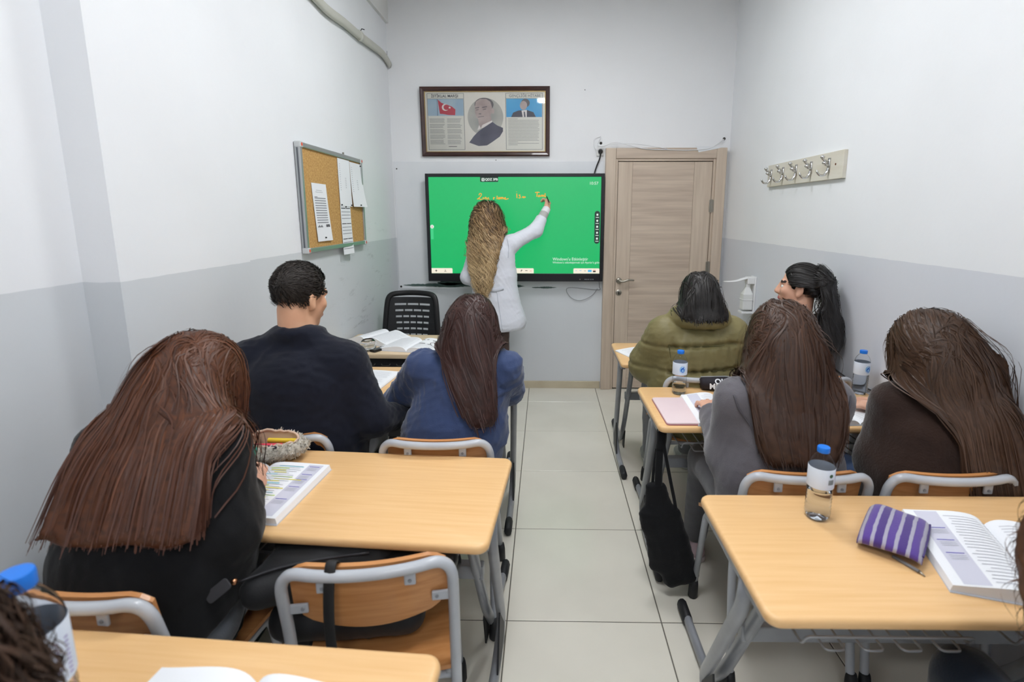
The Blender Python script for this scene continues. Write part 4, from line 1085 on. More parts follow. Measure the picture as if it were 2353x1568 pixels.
# glass bowl on the teacher desk
gb = thing('glass_bowl', 'small round glass bowl on the teacher desk', 'bowl', (-1.055, 2.985, 0.75))
MB().lathe([(0.020, 0.0), (0.036, 0.004), (0.046, 0.020), (0.047, 0.038), (0.042, 0.056), (0.032, 0.068), (0.029, 0.068), (0.039, 0.055), (0.044, 0.038), (0.043, 0.021), (0.033, 0.008), (0.002, 0.005)], 28).build('bowl', mat('clear_glass', (255, 255, 255), 0.02, trans=1.0, ior=1.35), gb, smooth=True)
MB().lathe([(0.002, 0.0062), (0.032, 0.0085), (0.042, 0.021), (0.0428, 0.030), (0.001, 0.031)], 24).build('water', M_water, gb, smooth=True)
# keyboard-like black remote lying between the books
rc = tag(MB().box(-0.022, 0.022, -0.09, 0.09, 0, 0.014).build('remote_control', M_black, None, (-0.975, 3.02, 0.7505), (0, 0, math.radians(-30)), bevel=0.003), 'black remote control between the books on the teacher desk', 'remote')
k_ = MB()
for i in range(3):
    for j in range(9):
        k_.box(-0.014 + i * 0.011, -0.008 + i * 0.011, -0.078 + j * 0.018, -0.070 + j * 0.018, 0.0142, 0.0155)
k_.build('buttons', M_tube, rc)

# pink tablet cover
tp = thing('tablet', 'tablet in a pale pink folding cover on the second right desk', 'tablet', (0.598, 2.088, DZ), math.radians(0.5))
mb = MB(); slab(mb, 0.235, 0.292, 0.0, 0.011, 0.014, 0.003); mb.build('cover', mat('pink_cover', (226, 204, 208), 0.55, col2=(231, 212, 214), nscale=3), tp, autosmooth=50)
mb = MB(); slab(mb, 0.238, 0.295, -0.0, 0.006, 0.014, 0.002); mb.build('cover_edge', mat('pink_edge', (178, 122, 132), 0.5), tp, autosmooth=50)

# black pencil case with white lettering
pc = thing('pencil_case', 'black pencil case with white lettering on the second right desk', 'pencil case', (0.845, 2.370, DZ), math.radians(-3))
P = [(-0.108, 0, 0.030), (-0.100, 0, 0.031), (0, 0, 0.033), (0.100, 0, 0.031), (0.108, 0, 0.030)]
M_pc = mat('case_black', (34, 30, 38), 0.75, bump=0.2, bscale=200)
MB().tube(P, [0.022, 0.030, 0.033, 0.030, 0.022], 16).build('case_body', M_pc, pc, smooth=True)
MB().tube([(-0.108, 0.0, 0.062), (0, 0.0, 0.067), (0.105, 0, 0.062)], 0.003, 6).build('zip', mat('zip_silver', (180, 180, 180), 0.3, metal=0.8), pc)
for s_, zz, yy, ang in (('OKYA', 0.049, -0.0285, 52), ('MERADO', 0.026, -0.0335, 78)):
    text_mesh('case_lettering', s_, 0.036, M_white, pc, (0.0, yy - 0.0015, zz), (math.radians(ang), 0, 0), bold=0.0012)

# purple striped pouch with a pencil
pu = thing('striped_pouch', 'purple pouch with grey stripes on the nearest right desk', 'pencil case', (0.888, 1.212, DZ), math.radians(-40))
mp_ = bpy.data.materials.new('purple_stripes'); mp_.use_nodes = True
nt = mp_.node_tree; bs = nt.nodes['Principled BSDF']; bs.inputs['Roughness'].default_value = 0.85; bs.inputs['Sheen Weight'].default_value = 0.3
tc = nt.nodes.new('ShaderNodeTexCoord'); sp = nt.nodes.new('ShaderNodeSeparateXYZ'); nt.links.new(tc.outputs['Object'], sp.inputs[0])
def mth(op, a, b_=None, c_=None):
    n = nt.nodes.new('ShaderNodeMath'); n.operation = op
    for i, q in enumerate((a, b_, c_)):
        if q is None: continue
        if isinstance(q, (int, float)): n.inputs[i].default_value = q
        else: nt.links.new(q, n.inputs[i])
    return n.outputs[0]
nz = nt.nodes.new('ShaderNodeTexNoise'); nz.inputs['Scale'].default_value = 30; nt.links.new(tc.outputs['Object'], nz.inputs['Vector'])
xw = mth('ADD', sp.outputs[0], mth('MULTIPLY', nz.outputs['Fac'], 0.006))
fr2 = mth('FRACT', mth('MULTIPLY', mth('ADD', xw, 0.5), 1 / 0.0240))
st = mth('LESS_THAN', mth('ABSOLUTE', mth('SUBTRACT', fr2, 0.5)), 0.16)
dk = mth('LESS_THAN', mth('FRACT', mth('MULTIPLY', mth('ADD', xw, 0.507), 0.5 / 0.0240)), 0.5)
m1 = nt.nodes.new('ShaderNodeMix'); m1.data_type = 'RGBA'; m1.inputs[6].default_value = lin((84, 58, 140)); m1.inputs[7].default_value = lin((70, 46, 122)); nt.links.new(dk, m1.inputs[0])
m2 = nt.nodes.new('ShaderNodeMix'); m2.data_type = 'RGBA'; m2.inputs[7].default_value = lin((162, 158, 176)); nt.links.new(m1.outputs[2], m2.inputs[6]); nt.links.new(st, m2.inputs[0])
nt.links.new(m2.outputs[2], bs.inputs['Base Color'])
nv = nt.nodes.new('ShaderNodeTexNoise'); nv.inputs['Scale'].default_value = 300; nt.links.new(tc.outputs['Object'], nv.inputs['Vector'])
bpn = nt.nodes.new('ShaderNodeBump'); bpn.inputs['Strength'].default_value = 0.3; bpn.inputs['Distance'].default_value = 0.002; nt.links.new(nv.outputs['Fac'], bpn.inputs['Height']); nt.links.new(bpn.outputs[0], bs.inputs['Normal'])
def pouch(u, v):
    # closed pillow, u across stripes (x), v around the section
    x = -0.066 + 0.132 * u
    e = 1 - abs(2 * u - 1) ** 6 * 0.35
    a = 2 * PI * v
    c_, s2 = math.cos(a), math.sin(a)
    y = 0.100 * math.copysign(abs(c_) ** 0.6, c_) * (0.96 + 0.04 * e)
    hh = 0.026 * e * (1 + 0.18 * math.sin(5 * u + 1))
    z = 0.031 * e + hh * math.copysign(abs(s2) ** 0.8, s2) * (0.75 + 0.25 * c_ * c_ * 0 + 0.25 * (1 - abs(c_)))
    return (x, y, max(z, 0.001))
mb = MB().grid(lambda u, v: pouch(u, 1 - v), 24, 28)
n0 = 29
mb.f.append(tuple(range(0, 28))); mb.m.append(0); mb.f.append(tuple(reversed(range(24 * n0, 24 * n0 + 28)))); mb.m.append(0)
mb.build('pouch_body', mp_, pu, smooth=True)
MB().tube([(0.066, -0.085, 0.032), (0.068, 0, 0.034), (0.066, 0.085, 0.032)], 0.0025, 6).build('zip', mat('zip_purple', (70, 56, 110), 0.6), pu)
pn = thing('pencil', 'grey pen poking out under the purple striped pouch', 'pen', (0.856, 1.118, DZ + 0.0045), math.radians(-66))
MB().tube([(-0.03, 0, 0), (0.030, 0, 0)], 0.004, 8).build('barrel', mat('pen_grey', (120, 120, 124), 0.4), pn, smooth=True)
MB().tube([(0.030, 0, 0), (0.044, 0, -0.003)], [0.004, 0.001], 8).build('tip', M_steel, pn, smooth=True)

# fluffy pencil case with pens
fz = thing('fluffy_pencil_case', 'open cream fluffy pencil case on the second left desk', 'pencil case', (-0.935, 1.625, DZ), math.radians(8))
M_fl = mat('fleece', (214, 208, 196), 0.95, col2=(192, 184, 170), nscale=70, bump=0.8, bscale=180, sheen=0.6)
M_lin = mat('case_lining', (206, 176, 150), 0.8)
def lumpy(x, y, z, a=0.006): 
    return a * (math.sin(x * 190 + y * 70) * math.sin(y * 170 + z * 150 + 1) + 0.6 * math.sin(x * 330 + z * 290))
def fzout(u, v):
    a = 2 * PI * u; b_ = PI * (v * 0.62)
    ca, sa = math.cos(a), math.sin(a)
    x, y, z = 0.130 * ca * math.sin(0.35 + b_ * 1.05) ** 0.7, 0.058 * sa * math.sin(0.35 + b_ * 1.05) ** 0.7, 0.002 + 0.064 * v ** 0.8 + (0.022 * v ** 3 * max(0, sa))
    l = lumpy(x, y, z)
    return (x * (1 + l * 6), y * (1 + l * 10), max(0.001, z + l))
mb = MB().grid(fzout, 56, 14)
mb.f.append(tuple(i * 15 for i in range(56))); mb.m.append(0)
body = mb.build('fleece_body', M_fl, fz, smooth=True)
# tufts
tf = MB(); r_ = random.Random(3)
for k in range(2600):
    u, v = r_.random(), r_.random() ** 0.8
    p = Vector(fzout(u, v)); q = Vector(fzout(u + 0.01, v)); w_ = Vector(fzout(u, min(1, v + 0.02)))
    n = (q - p).cross(w_ - p)
    if n.length < 1e-9: continue
    n.normalize()
    d = n + Vector((r_.uniform(-.7, .7), r_.uniform(-.7, .7), r_.uniform(-.5, .5)))
    s_ = Vector((r_.uniform(-1, 1), r_.uniform(-1, 1), r_.uniform(-1, 1))).normalized() * 0.0022
    tf.add([p - s_, p + s_, p + s_ * 0.7 + d * 0.0055, p - s_ * 0.7 + d * 0.0062], [(0, 1, 2, 3)])
tfo = tf.build('fleece_tufts', M_fl, body); tfo['kind'] = 'stuff'
def rim(u):
    p = Vector(fzout(u, 1.0)); p.x *= 0.97; p.y *= 0.93; return p
MB().tube([rim(k / 40) for k in range(41)], 0.0045, 6).build('zip_edge', mat('zip_pink', (214, 182, 160), 0.6), fz, smooth=True)
mb = MB().grid(lambda u, v: (rim(u).x * (1 - 0.25 * v), rim(u).y * (1 - 0.3 * v), rim(u).z * (1 - v) + 0.012 * v), 40, 4)
mb.f.append(tuple(i * 5 + 4 for i in range(40))); mb.m.append(0)
mb.build('lining', M_lin, fz, smooth=True)
def stick(name, label, cat, a, b_, r, m, m2=None, seg=10):
    A, B = Vector(a), Vector(b_)
    t = thing(name, label, cat, a)
    d = B - A
    MB().tube([Vector((0, 0, 0)), d * 0.72], r, seg).build('barrel', m, t, smooth=False)
    MB().tube([d * 0.72, d * 0.97, d], [r * 1.08, r * 1.08, r * 0.7], seg).build('cap', m2 or m, t, smooth=False)
    return t
stick('highlighter', 'yellow highlighter lying in the fluffy pencil case', 'pen', (-0.945, 1.648, DZ + 0.060), (-0.835, 1.640, DZ + 0.062), 0.008, mat('hl_yellow', (240, 206, 60), 0.45))
stick('pen', 'dark pen lying across the edge of the fluffy pencil case', 'pen', (-1.01, 1.604, DZ + 0.066), (-0.885, 1.585, DZ + 0.063), 0.0045, mat('pen_dark', (44, 40, 58), 0.35))
tag(MB().box(-0.05, 0.05, -0.018, 0.018, 0, 0.012).build('sticky_notes', mat('note_red', (222, 62, 84), 0.6), None, (-0.935, 1.608, DZ + 0.046), (0.1, 0, math.radians(4)), bevel=0.001), 'red note pad inside the fluffy pencil case', 'note pad')
# ------------------------------------------------------------------ implicit surfaces for bodies, clothes and soft bags
def V3(p): return np.array(p, dtype=np.float32)
def nrm(v):
    v = np.asarray(v, dtype=np.float64); return v / (np.linalg.norm(v) + 1e-12)
def cap(a, b, ra, rb=None, ax=None, k=1.0):
    return ('c', V3(a), V3(b), ra, ra if rb is None else rb, None if ax is None else V3(nrm(ax)), k)
def ell(c, r, axes=None):
    return ('e', V3(c), V3(r), np.eye(3, dtype=np.float32) if axes is None else np.array([nrm(a) for a in axes], dtype=np.float32))
def sdp(pr, P):
    if pr[0] == 'c':
        _, a, b, ra, rb, ax, k = pr
        ba = b - a
        pa = P - a
        h = np.clip((pa @ ba) / max(float(ba @ ba), 1e-9), 0, 1)
        q = pa - h[..., None] * ba
        if ax is not None:
            q = q - (q @ ax)[..., None] * ax * (1 - 1 / k)
        return np.sqrt((q * q).sum(-1)) - (ra + (rb - ra) * h)
    _, c, r, A = pr
    q = (P - c) @ A.T
    k0 = np.sqrt(((q / r) ** 2).sum(-1)) + 1e-9
    k1 = np.sqrt(((q / (r * r)) ** 2).sum(-1)) + 1e-9
    return k0 * (k0 - 1) / k1
def pbox(pr):
    if pr[0] == 'c':
        _, a, b, ra, rb, ax, k = pr
        R = max(ra, rb) * max(1, k)
        return np.minimum(a, b) - R, np.maximum(a, b) + R
    R = float(pr[2].max())
    return pr[1] - R, pr[1] + R

class Field:
    def __init__(s, prims, h, k=0.03, pad=0.03, subs=(), cuts=()):
        lo = np.min([pbox(p)[0] for p in prims], 0) - pad
        hi = np.max([pbox(p)[1] for p in prims], 0) + pad
        s.lo, s.h = lo.astype(np.float32), h
        s.n = np.ceil((hi - lo) / h).astype(int) + 1
        s.V = np.full(s.n, 0.08, np.float32)
        for pr in prims:
            kk = pr[7] if len(pr) > 7 else k
            sl, P = s.sub(pr, 0.08)
            if sl is None: continue
            d = sdp(pr, P)
            a = s.V[sl]
            hh = np.clip(0.5 + 0.5 * (d - a) / k, 0, 1)
            s.V[sl] = d + (a - d) * hh - k * hh * (1 - hh)
        for pr in subs:
            sl, P = s.sub(pr, 0.03)
            if sl is None: continue
            d = -sdp(pr, P)
            a = s.V[sl]
            hh = np.clip(0.5 - 0.5 * (d - a) / 0.01, 0, 1)
            s.V[sl] = np.maximum(a, d)
        for (pt, nn, R) in cuts:
            sl, P = s.sub(ell(pt, (R, R, R)), 0.0)
            if sl is None: continue
            q = P - V3(pt)
            d = q @ V3(nrm(nn))
            m = (q * q).sum(-1) < R * R
            a = s.V[sl]
            s.V[sl] = np.where(m, np.maximum(a, d), a)
    def sub(s, pr, mg):
        lo, hi = pbox(pr)
        i0 = np.maximum(np.floor((lo - mg - s.lo) / s.h).astype(int), 0)
        i1 = np.minimum(np.ceil((hi + mg - s.lo) / s.h).astype(int) + 1, s.n)
        if np.any(i1 <= i0): return None, None
        g = [s.lo[d] + s.h * np.arange(i0[d], i1[d], dtype=np.float32) for d in range(3)]
        P = np.stack(np.meshgrid(*g, indexing='ij'), -1)
        return (slice(i0[0], i1[0]), slice(i0[1], i1[1]), slice(i0[2], i1[2])), P
    def sample(s, P):
        q = (P - s.lo) / s.h
        i = np.floor(q).astype(int)
        ok = np.all((i >= 0) & (i < s.n - 1), -1)
        i = np.clip(i, 0, s.n - 2)
        f = q - i
        out = 0
        for dx in (0, 1):
            for dy in (0, 1):
                for dz in (0, 1):
                    w = (f[:, 0] if dx else 1 - f[:, 0]) * (f[:, 1] if dy else 1 - f[:, 1]) * (f[:, 2] if dz else 1 - f[:, 2])
                    out = out + w * s.V[i[:, 0] + dx, i[:, 1] + dy, i[:, 2] + dz]
        return np.where(ok, out, 0.08)
    def mesh(s):
        return surface_nets(s.V, s.lo, s.h)

def surface_nets(V, lo, h):
    n = np.array(V.shape)
    S = V < 0
    c = [S[dx:n[0] - 1 + dx, dy:n[1] - 1 + dy, dz:n[2] - 1 + dz] for dx in (0, 1) for dy in (0, 1) for dz in (0, 1)]
    cnt = sum(q.astype(np.int8) for q in c)
    act = (cnt > 0) & (cnt < 8)
    I = np.argwhere(act)
    if len(I) == 0:
        return np.zeros((0, 3), np.float32), np.zeros((0, 4), int)
    cv = {}
    for dx in (0, 1):
        for dy in (0, 1):
            for dz in (0, 1):
                cv[(dx, dy, dz)] = V[I[:, 0] + dx, I[:, 1] + dy, I[:, 2] + dz]
    acc = np.zeros((len(I), 3), np.float32); w = np.zeros(len(I), np.float32)
    for a in cv:
        for d in range(3):
            if a[d]: continue
            b = list(a); b[d] = 1; b = tuple(b)
            va, vb = cv[a], cv[b]
            m = (va < 0) != (vb < 0)
            t = np.where(m, va / np.where(np.abs(va - vb) < 1e-9, 1, va - vb), 0)
            p = np.zeros((len(I), 3), np.float32); p[:] = a; p[:, d] += t
            acc += p * m[:, None]; w += m
    P = (I + acc / np.maximum(w, 1)[:, None]) * h + lo
    idx = -np.ones(act.shape, int); idx[act] = np.arange(len(I))
    F = []
    for d in range(3):
        e1, e2 = [(1, 2), (2, 0), (0, 1)][d]
        sl0 = [slice(1, n[k] - 1) for k in range(3)]; sl1 = [slice(1, n[k] - 1) for k in range(3)]
        sl0[d] = slice(0, n[d] - 1); sl1[d] = slice(1, n[d])
        A, B = S[tuple(sl0)], S[tuple(sl1)]
        for flip in (0, 1):
            E = np.argwhere((A & ~B) if not flip else (~A & B))
            if len(E) == 0: continue
            off = np.ones(3, int); off[d] = 0
            E = E + off
            q = []
            for (u, v) in ((-1, -1), (0, -1), (0, 0), (-1, 0)):
                o = E.copy(); o[:, e1] += u; o[:, e2] += v
                q.append(idx[o[:, 0], o[:, 1], o[:, 2]])
            q = np.stack(q, 1)
            if flip: q = q[:, ::-1]
            F.append(q)
    F = np.concatenate(F)
    return P, F[(F >= 0).all(1)]

def vnormals(P, F):
    fn = np.cross(P[F[:, 2]] - P[F[:, 0]], P[F[:, 3]] - P[F[:, 1]])
    N = np.zeros_like(P)
    for k in range(4):
        np.add.at(N, F[:, k], fn)
    return N / (np.linalg.norm(N, axis=1, keepdims=True) + 1e-12)

def relax(P, F, it=2, lam=0.5):
    for _ in range(it):
        S = np.zeros_like(P); C = np.zeros(len(P), np.float32)
        for k in range(4):
            a, b = F[:, k], F[:, (k + 1) % 4]
            np.add.at(S, a, P[b]); np.add.at(C, a, 1); np.add.at(S, b, P[a]); np.add.at(C, b, 1)
        P = P + lam * (S / np.maximum(C, 1)[:, None] - P)
    return P

def folds(P, amp, freq, seed, n=7, dirs=None):
    """ridged wave noise for cloth"""
    r = np.random.RandomState(seed)
    o = np.zeros(len(P), np.float32)
    for i in range(n):
        d = nrm(r.normal(size=3)) if dirs is None else nrm(np.array(dirs) + 0.35 * r.normal(size=3))
        f = freq * (0.6 + 1.3 * r.rand())
        wob = 0.6 * np.sin(P @ (nrm(r.normal(size=3)) * freq * 0.7).astype(np.float32) + 6.28 * r.rand())
        w = np.sin(P @ (d * f).astype(np.float32) + 6.28 * r.rand() + wob)
        mask = 0.5 + 0.5 * np.sin(P @ (nrm(r.normal(size=3)) * freq * 0.35).astype(np.float32) + 6.28 * r.rand())
        o += ((1 - np.abs(w)) ** 2 - 0.33) * mask
    return amp * o / math.sqrt(n)

def np_mesh(name, parts, mats, parent, smooth=True, cols=None, loc=None):
    """parts: list of (P, F, material index); F quads or tris"""
    off = 0; VV = []; LL = []; SZ = []; MI = []
    for P, F, mi in parts:
        VV.append(np.asarray(P, np.float32)); LL.append((np.asarray(F) + off).ravel()); SZ.append(np.full(len(F), np.asarray(F).shape[1])); MI.append(np.full(len(F), mi)); off += len(P)
    VV = np.concatenate(VV); LL = np.concatenate(LL).astype(np.int32); SZ = np.concatenate(SZ).astype(np.int32); MI = np.concatenate(MI).astype(np.int32)
    me = bpy.data.meshes.new(name)
    me.vertices.add(len(VV)); me.vertices.foreach_set('co', VV.ravel())
    me.loops.add(len(LL)); me.loops.foreach_set('vertex_index', LL)
    me.polygons.add(len(SZ))
    st = np.concatenate([[0], np.cumsum(SZ)[:-1]]).astype(np.int32)
    me.polygons.foreach_set('loop_start', st)
    me.polygons.foreach_set('material_index', MI)
    me.polygons.foreach_set('use_smooth', np.full(len(SZ), smooth))
    for m in (mats if isinstance(mats, (list, tuple)) else [mats]):
        me.materials.append(m)
    if cols is not None:
        at = me.attributes.new('tint', 'FLOAT_COLOR', 'POINT')
        at.data.foreach_set('color', np.asarray(cols, np.float32).ravel())
    me.update(calc_edges=True)
    me.validate()
    return ob(name, me, None, parent, loc)

def hair_mat(name, rough=0.42, spec=0.5):
    m = bpy.data.materials.new(name); m.use_nodes = True
    nt = m.node_tree; b = nt.nodes['Principled BSDF']
    a = nt.nodes.new('ShaderNodeAttribute'); a.attribute_name = 'tint'
    nt.links.new(a.outputs['Color'], b.inputs['Base Color'])
    b.inputs['Roughness'].default_value = rough; b.inputs['Specular IOR Level'].default_value = spec
    return m
M_hair = hair_mat('hair', 0.45, 0.35); M_hairdull = hair_mat('hair_soft', 0.6, 0.3)
def cloth(name, c, c2=None, fuzz=0.3, bump=0.25, bscale=260, rough=0.85, spec=0.25):
    return mat(name, c, rough, spec=spec, col2=c2, nscale=5, bump=bump, bscale=bscale, sheen=fuzz)
M_skin = mat('skin_fair', (222, 174, 148), 0.5, col2=(212, 160, 136), nscale=14, bump=0.05, bscale=300)
M_lip = mat('lips', (176, 96, 92), 0.45); M_eyew = mat('eye_white', (232, 230, 226), 0.25); M_iris = mat('eye_iris', (46, 34, 28), 0.2); M_nail = mat('nail', (226, 178, 166), 0.3); M_brow = mat('eyebrow', (44, 34, 30), 0.8)

def head_frame(f, up=(0, 0, 1)):
    f = nrm(f); r = nrm(np.cross(f, up)); u = np.cross(r, f)
    return r, f, u
def head_prims(c, r, f, u, s=1.0):
    c = np.asarray(c, float)
    def L(x, y, z): return c + s * (x * r + y * f + z * u)
    A = (r, f, u)
    pr = [ell(L(0, -0.012, 0.03), (0.073 * s, 0.093 * s, 0.088 * s), A), ell(L(0, 0.028, -0.035), (0.060 * s, 0.066 * s, 0.082 * s), A),
          ell(L(0, 0.052, -0.098), (0.034 * s, 0.034 * s, 0.026 * s), A),
          cap(L(0, 0.090, 0.008), L(0, 0.108, -0.032), 0.009 * s, 0.013 * s), ell(L(0.010, 0.096, -0.036), (0.008 * s, 0.010 * s, 0.007 * s), A), ell(L(-0.010, 0.096, -0.036), (0.008 * s, 0.010 * s, 0.007 * s), A),
          cap(L(-0.036, 0.076, 0.020), L(0.036, 0.076, 0.020), 0.012 * s), ell(L(0, 0.088, -0.068), (0.022 * s, 0.013 * s, 0.010 * s), A),
          ell(L(0.036, 0.062, -0.025), (0.022 * s, 0.022 * s, 0.022 * s), A), ell(L(-0.036, 0.062, -0.025), (0.022 * s, 0.022 * s, 0.022 * s), A)]
    ears = []
    for q in (-1, 1):
        ears += [ell(L(q * 0.076, -0.012, -0.012), (0.008 * s, 0.019 * s, 0.029 * s), (r * 1.0 + f * 0.35 * q, f - r * 0.35 * q, u)), ell(L(q * 0.073, -0.004, -0.040), (0.007 * s, 0.010 * s, 0.012 * s), A)]
    subs = [ell(L(q * 0.033, 0.094, -0.002), (0.016 * s, 0.012 * s, 0.009 * s), A) for q in (-1, 1)] + [ell(L(q * 0.086, -0.008, -0.010), (0.005 * s, 0.010 * s, 0.018 * s), A) for q in (-1, 1)]
    return pr, ears, subs, L

def uvsphere(c, r, n=10):
    P = []; F = []
    for i in range(n + 1):
        for j in range(2 * n):
            a, b = PI * i / n, PI * j / n
            P.append((c[0] + r * math.sin(a) * math.cos(b), c[1] + r * math.sin(a) * math.sin(b), c[2] + r * math.cos(a)))
    for i in range(n):
        for j in range(2 * n):
            F.append((i * 2 * n + j, (i + 1) * 2 * n + j, (i + 1) * 2 * n + (j + 1) % (2 * n), i * 2 * n + (j + 1) % (2 * n)))
    return np.array(P, np.float32), np.array(F)

def hand_prims(W, d, n, side, curl=(0.5, 0.5, 0.55, 0.6), spread=0.10, thumb=(0.6, 0.5), s=1.0):
    """W wrist, d towards fingers, n back-of-hand normal, side=+1 when the thumb lies towards cross(d,n)"""
    W = np.asarray(W, float); d = nrm(d); n = nrm(np.asarray(n, float) - d * np.dot(n, d)); t = nrm(np.cross(d, n)) * side
    pr = [cap(W - d * 0.03, W + d * 0.012, 0.024 * s, 0.025 * s, t, 1.2), cap(W + d * 0.012 + t * 0.004, W + d * 0.070 * s, 0.0175 * s, 0.0150 * s, t, 2.15)]
    tips = []
    lens = (0.068, 0.077, 0.072, 0.056)
    for i in range(4):
        o = (0.030 - 0.0195 * i) * s
        base = W + d * (0.082 - 0.004 * abs(i - 1)) * s + t * o + n * 0.002
        dr = nrm(d + t * spread * (1.5 - i))
        p = base - dr * 0.012
        ang = 0.0
        L = lens[i] * s
        cu = curl[i]
        for k, fr in enumerate((0.47, 0.30, 0.23)):
            ang += cu * (0.9, 1.05, 0.7)[k]
            v = dr * math.cos(ang) - n * math.sin(ang)
            q = p + v * (L * fr + (0.012 if k == 0 else 0))
            pr.append(cap(p, q, (0.0088, 0.0080, 0.0072)[k] * s, (0.0080, 0.0072, 0.0062)[k] * s))
            p = q
        tips.append((p, v, n * math.cos(ang) + dr * math.sin(ang)))
    b = W + d * 0.018 * s + t * 0.022 * s - n * 0.006
    v = nrm(t * thumb[0] + d * 0.8 - n * thumb[1] * 0.6)
    m1 = b + v * 0.040 * s
    v2 = nrm(v + d * 0.5 - t * thumb[1] * 0.6 - n * 0.1)
    m2 = m1 + v2 * 0.031 * s
    v3 = nrm(v2 + d * 0.3 - t * thumb[1] * 0.4)
    m3 = m2 + v3 * 0.024 * s
    pr += [cap(b, m1, 0.0145 * s, 0.0105 * s), cap(m1, m2, 0.0102 * s, 0.0090 * s), cap(m2, m3, 0.0090 * s, 0.0072 * s)]
    tips.append((m3, v3, n))
    return pr, tips

def make_person(label, J, top, legs_m, group=None, skin=None, g=1.0, hair=None, hands=None, extra_body=(), top_extra=(), top_cuts=(), arm_r=(0.058, 0.047, 0.040), fold=0.005, foldf=38, top_h=0.0095, seed=1, shoes=None, ears=True, standing=False, headscale=1.0, collar=True, torso_r=(0.122, 0.112, 0.118), chest_k=1.38, neck_r=0.052, eyes=True, puff=None, top_name='sweater', legs_name='trousers', sleeve_end=0.0, cuff=True, legr=(0.088, 0.066, 0.052), hair_bridge=True):
    skin = skin or M_skin
    root = thing('person', label, 'person', (float(J['pelvis'][0]), float(J['pelvis'][1]), 0.0), group=group)
    O = np.array([J['pelvis'][0], J['pelvis'][1], 0.0])
    Jn = {k: np.array(v, float) - (O if k not in ('hf', 'hu') else 0) for k, v in J.items()}
    J = Jn
    r, f, u = head_frame(J['hf'], J.get('hu', (0, 0, 1)))
    right = nrm(J['shR'] - J['shL'])
    waist = J.get('waist', J['pelvis'] * 0.55 + J['chest'] * 0.45)
    hp, eh, hs, HL = head_prims(J['head'], r, f, u, headscale)
    nk = cap(J['head'] - u * 0.055 * headscale - f * 0.022, J['neck'], neck_r, neck_r * 1.12)
    # --- body: torso under the clothes, head, neck, hands, one mesh
    parts = []
    F1 = Field(hp + [nk] + (eh if ears else []), 0.0048, 0.016, 0.02, hs)
    P, Q = F1.mesh(); P = relax(P, Q, 1, 0.4)
    q = (P - J['head'])
    lx, ly, lz = q @ r / headscale, q @ f / headscale, q @ u / headscale
    mi = np.zeros(len(P), int)
    lip = (np.abs(lx) < 0.024) & (lz < -0.060) & (lz > -0.077) & (ly > 0.085)
    brow = (np.abs(np.abs(lx) - 0.034) < 0.018) & (np.abs(lz - 0.024 + 0.05 * (np.abs(lx) - 0.03)) < 0.0045) & (ly > 0.06)
    fm = np.where(lip[Q].sum(1) >= 2, 1, np.where(brow[Q].sum(1) >= 2, 4, 0))
    for k in (0, 1, 4):
        if (fm == k).any(): parts.append((P, Q[fm == k], k))
    if eyes:
        for sd in (-1, 1):
            c = HL(sd * 0.033, 0.0735, -0.003)
            parts.append((*uvsphere(c, 0.0122 * headscale, 8), 2)); parts.append((*uvsphere(c + f * 0.0070 * headscale, 0.0064 * headscale, 6), 3))
    bp = [cap(J['pelvis'], waist, torso_r[0] * g * 0.9, torso_r[1] * g * 0.9, right, chest_k), cap(waist, J['chest'], torso_r[1] * g * 0.9, torso_r[2] * g * 0.88, right, chest_k),
          cap(J['shL'], J['shR'], 0.045 * g), cap(J['chest'], J['neck'], 0.075 * g, 0.05), nk]
    for s in 'LR':
        bp += [cap(J['sh' + s], J['el' + s], 0.044 * g, 0.036), cap(J['el' + s], J['wr' + s], 0.035, 0.024)]
        bp += [cap(J['hip' + s], J['kn' + s], legr[0] * 0.85, legr[1] * 0.82), cap(J['kn' + s], J['an' + s], legr[1] * 0.82, legr[2] * 0.7)]
    F0 = Field(bp, 0.014, 0.03)
    P, Q = F0.mesh(); parts.append((relax(P, Q, 1), Q, 0))
    ends = {}
    for s in 'LR':
        hd = (hands or {}).get(s)
        W = J['wr' + s]; fd = nrm(W - J['el' + s])
        if hd is None:
            hd = dict(d=fd, n=(0, 0, 1), side=1 if s == 'L' else -1, curl=(0.35, 0.4, 0.45, 0.5))
        hd = dict(hd)
        sd = hd.pop('side', 1 if s == 'L' else -1)
        pr, tips = hand_prims(W, hd.pop('d'), hd.pop('n'), sd, **hd)
        pr.append(cap(W - fd * 0.05, W, 0.027, 0.024))
        Fh = Field(pr, 0.0030, 0.007, 0.012)
        P, Q = Fh.mesh(); parts.append((relax(P, Q, 1, 0.4), Q, 0))
        for (tp, v, nn) in tips:
            a = np.cross(v, nn); a = nrm(a)
            e = ell(tp + nn * 0.0048, (0.0052, 0.0065, 0.0022), (a, v, nn))
            Pn, Qn = Field([e], 0.0022, 0.004, 0.006).mesh()
            if len(Pn): parts.append((Pn, Qn, 5))
        ends[s] = (W, tips)
    np_mesh('body', parts, [skin, M_lip, M_eyew, M_iris, M_brow, M_nail], root)
    # --- top garment
    i = 0.012
    gp = [cap(J['pelvis'], waist, torso_r[0] * g + i, torso_r[1] * g + i, right, chest_k), cap(waist, J['chest'], torso_r[1] * g + i, torso_r[2] * g + i * 0.6, right, chest_k),
          cap(J['shL'] * 0.93 + J['shR'] * 0.07, J['shR'] * 0.93 + J['shL'] * 0.07, 0.062 * g + i * 0.5), cap(J['chest'], J['neck'] - (J['neck'] - J['chest']) * 0.15, 0.088 * g, 0.058 * g)]
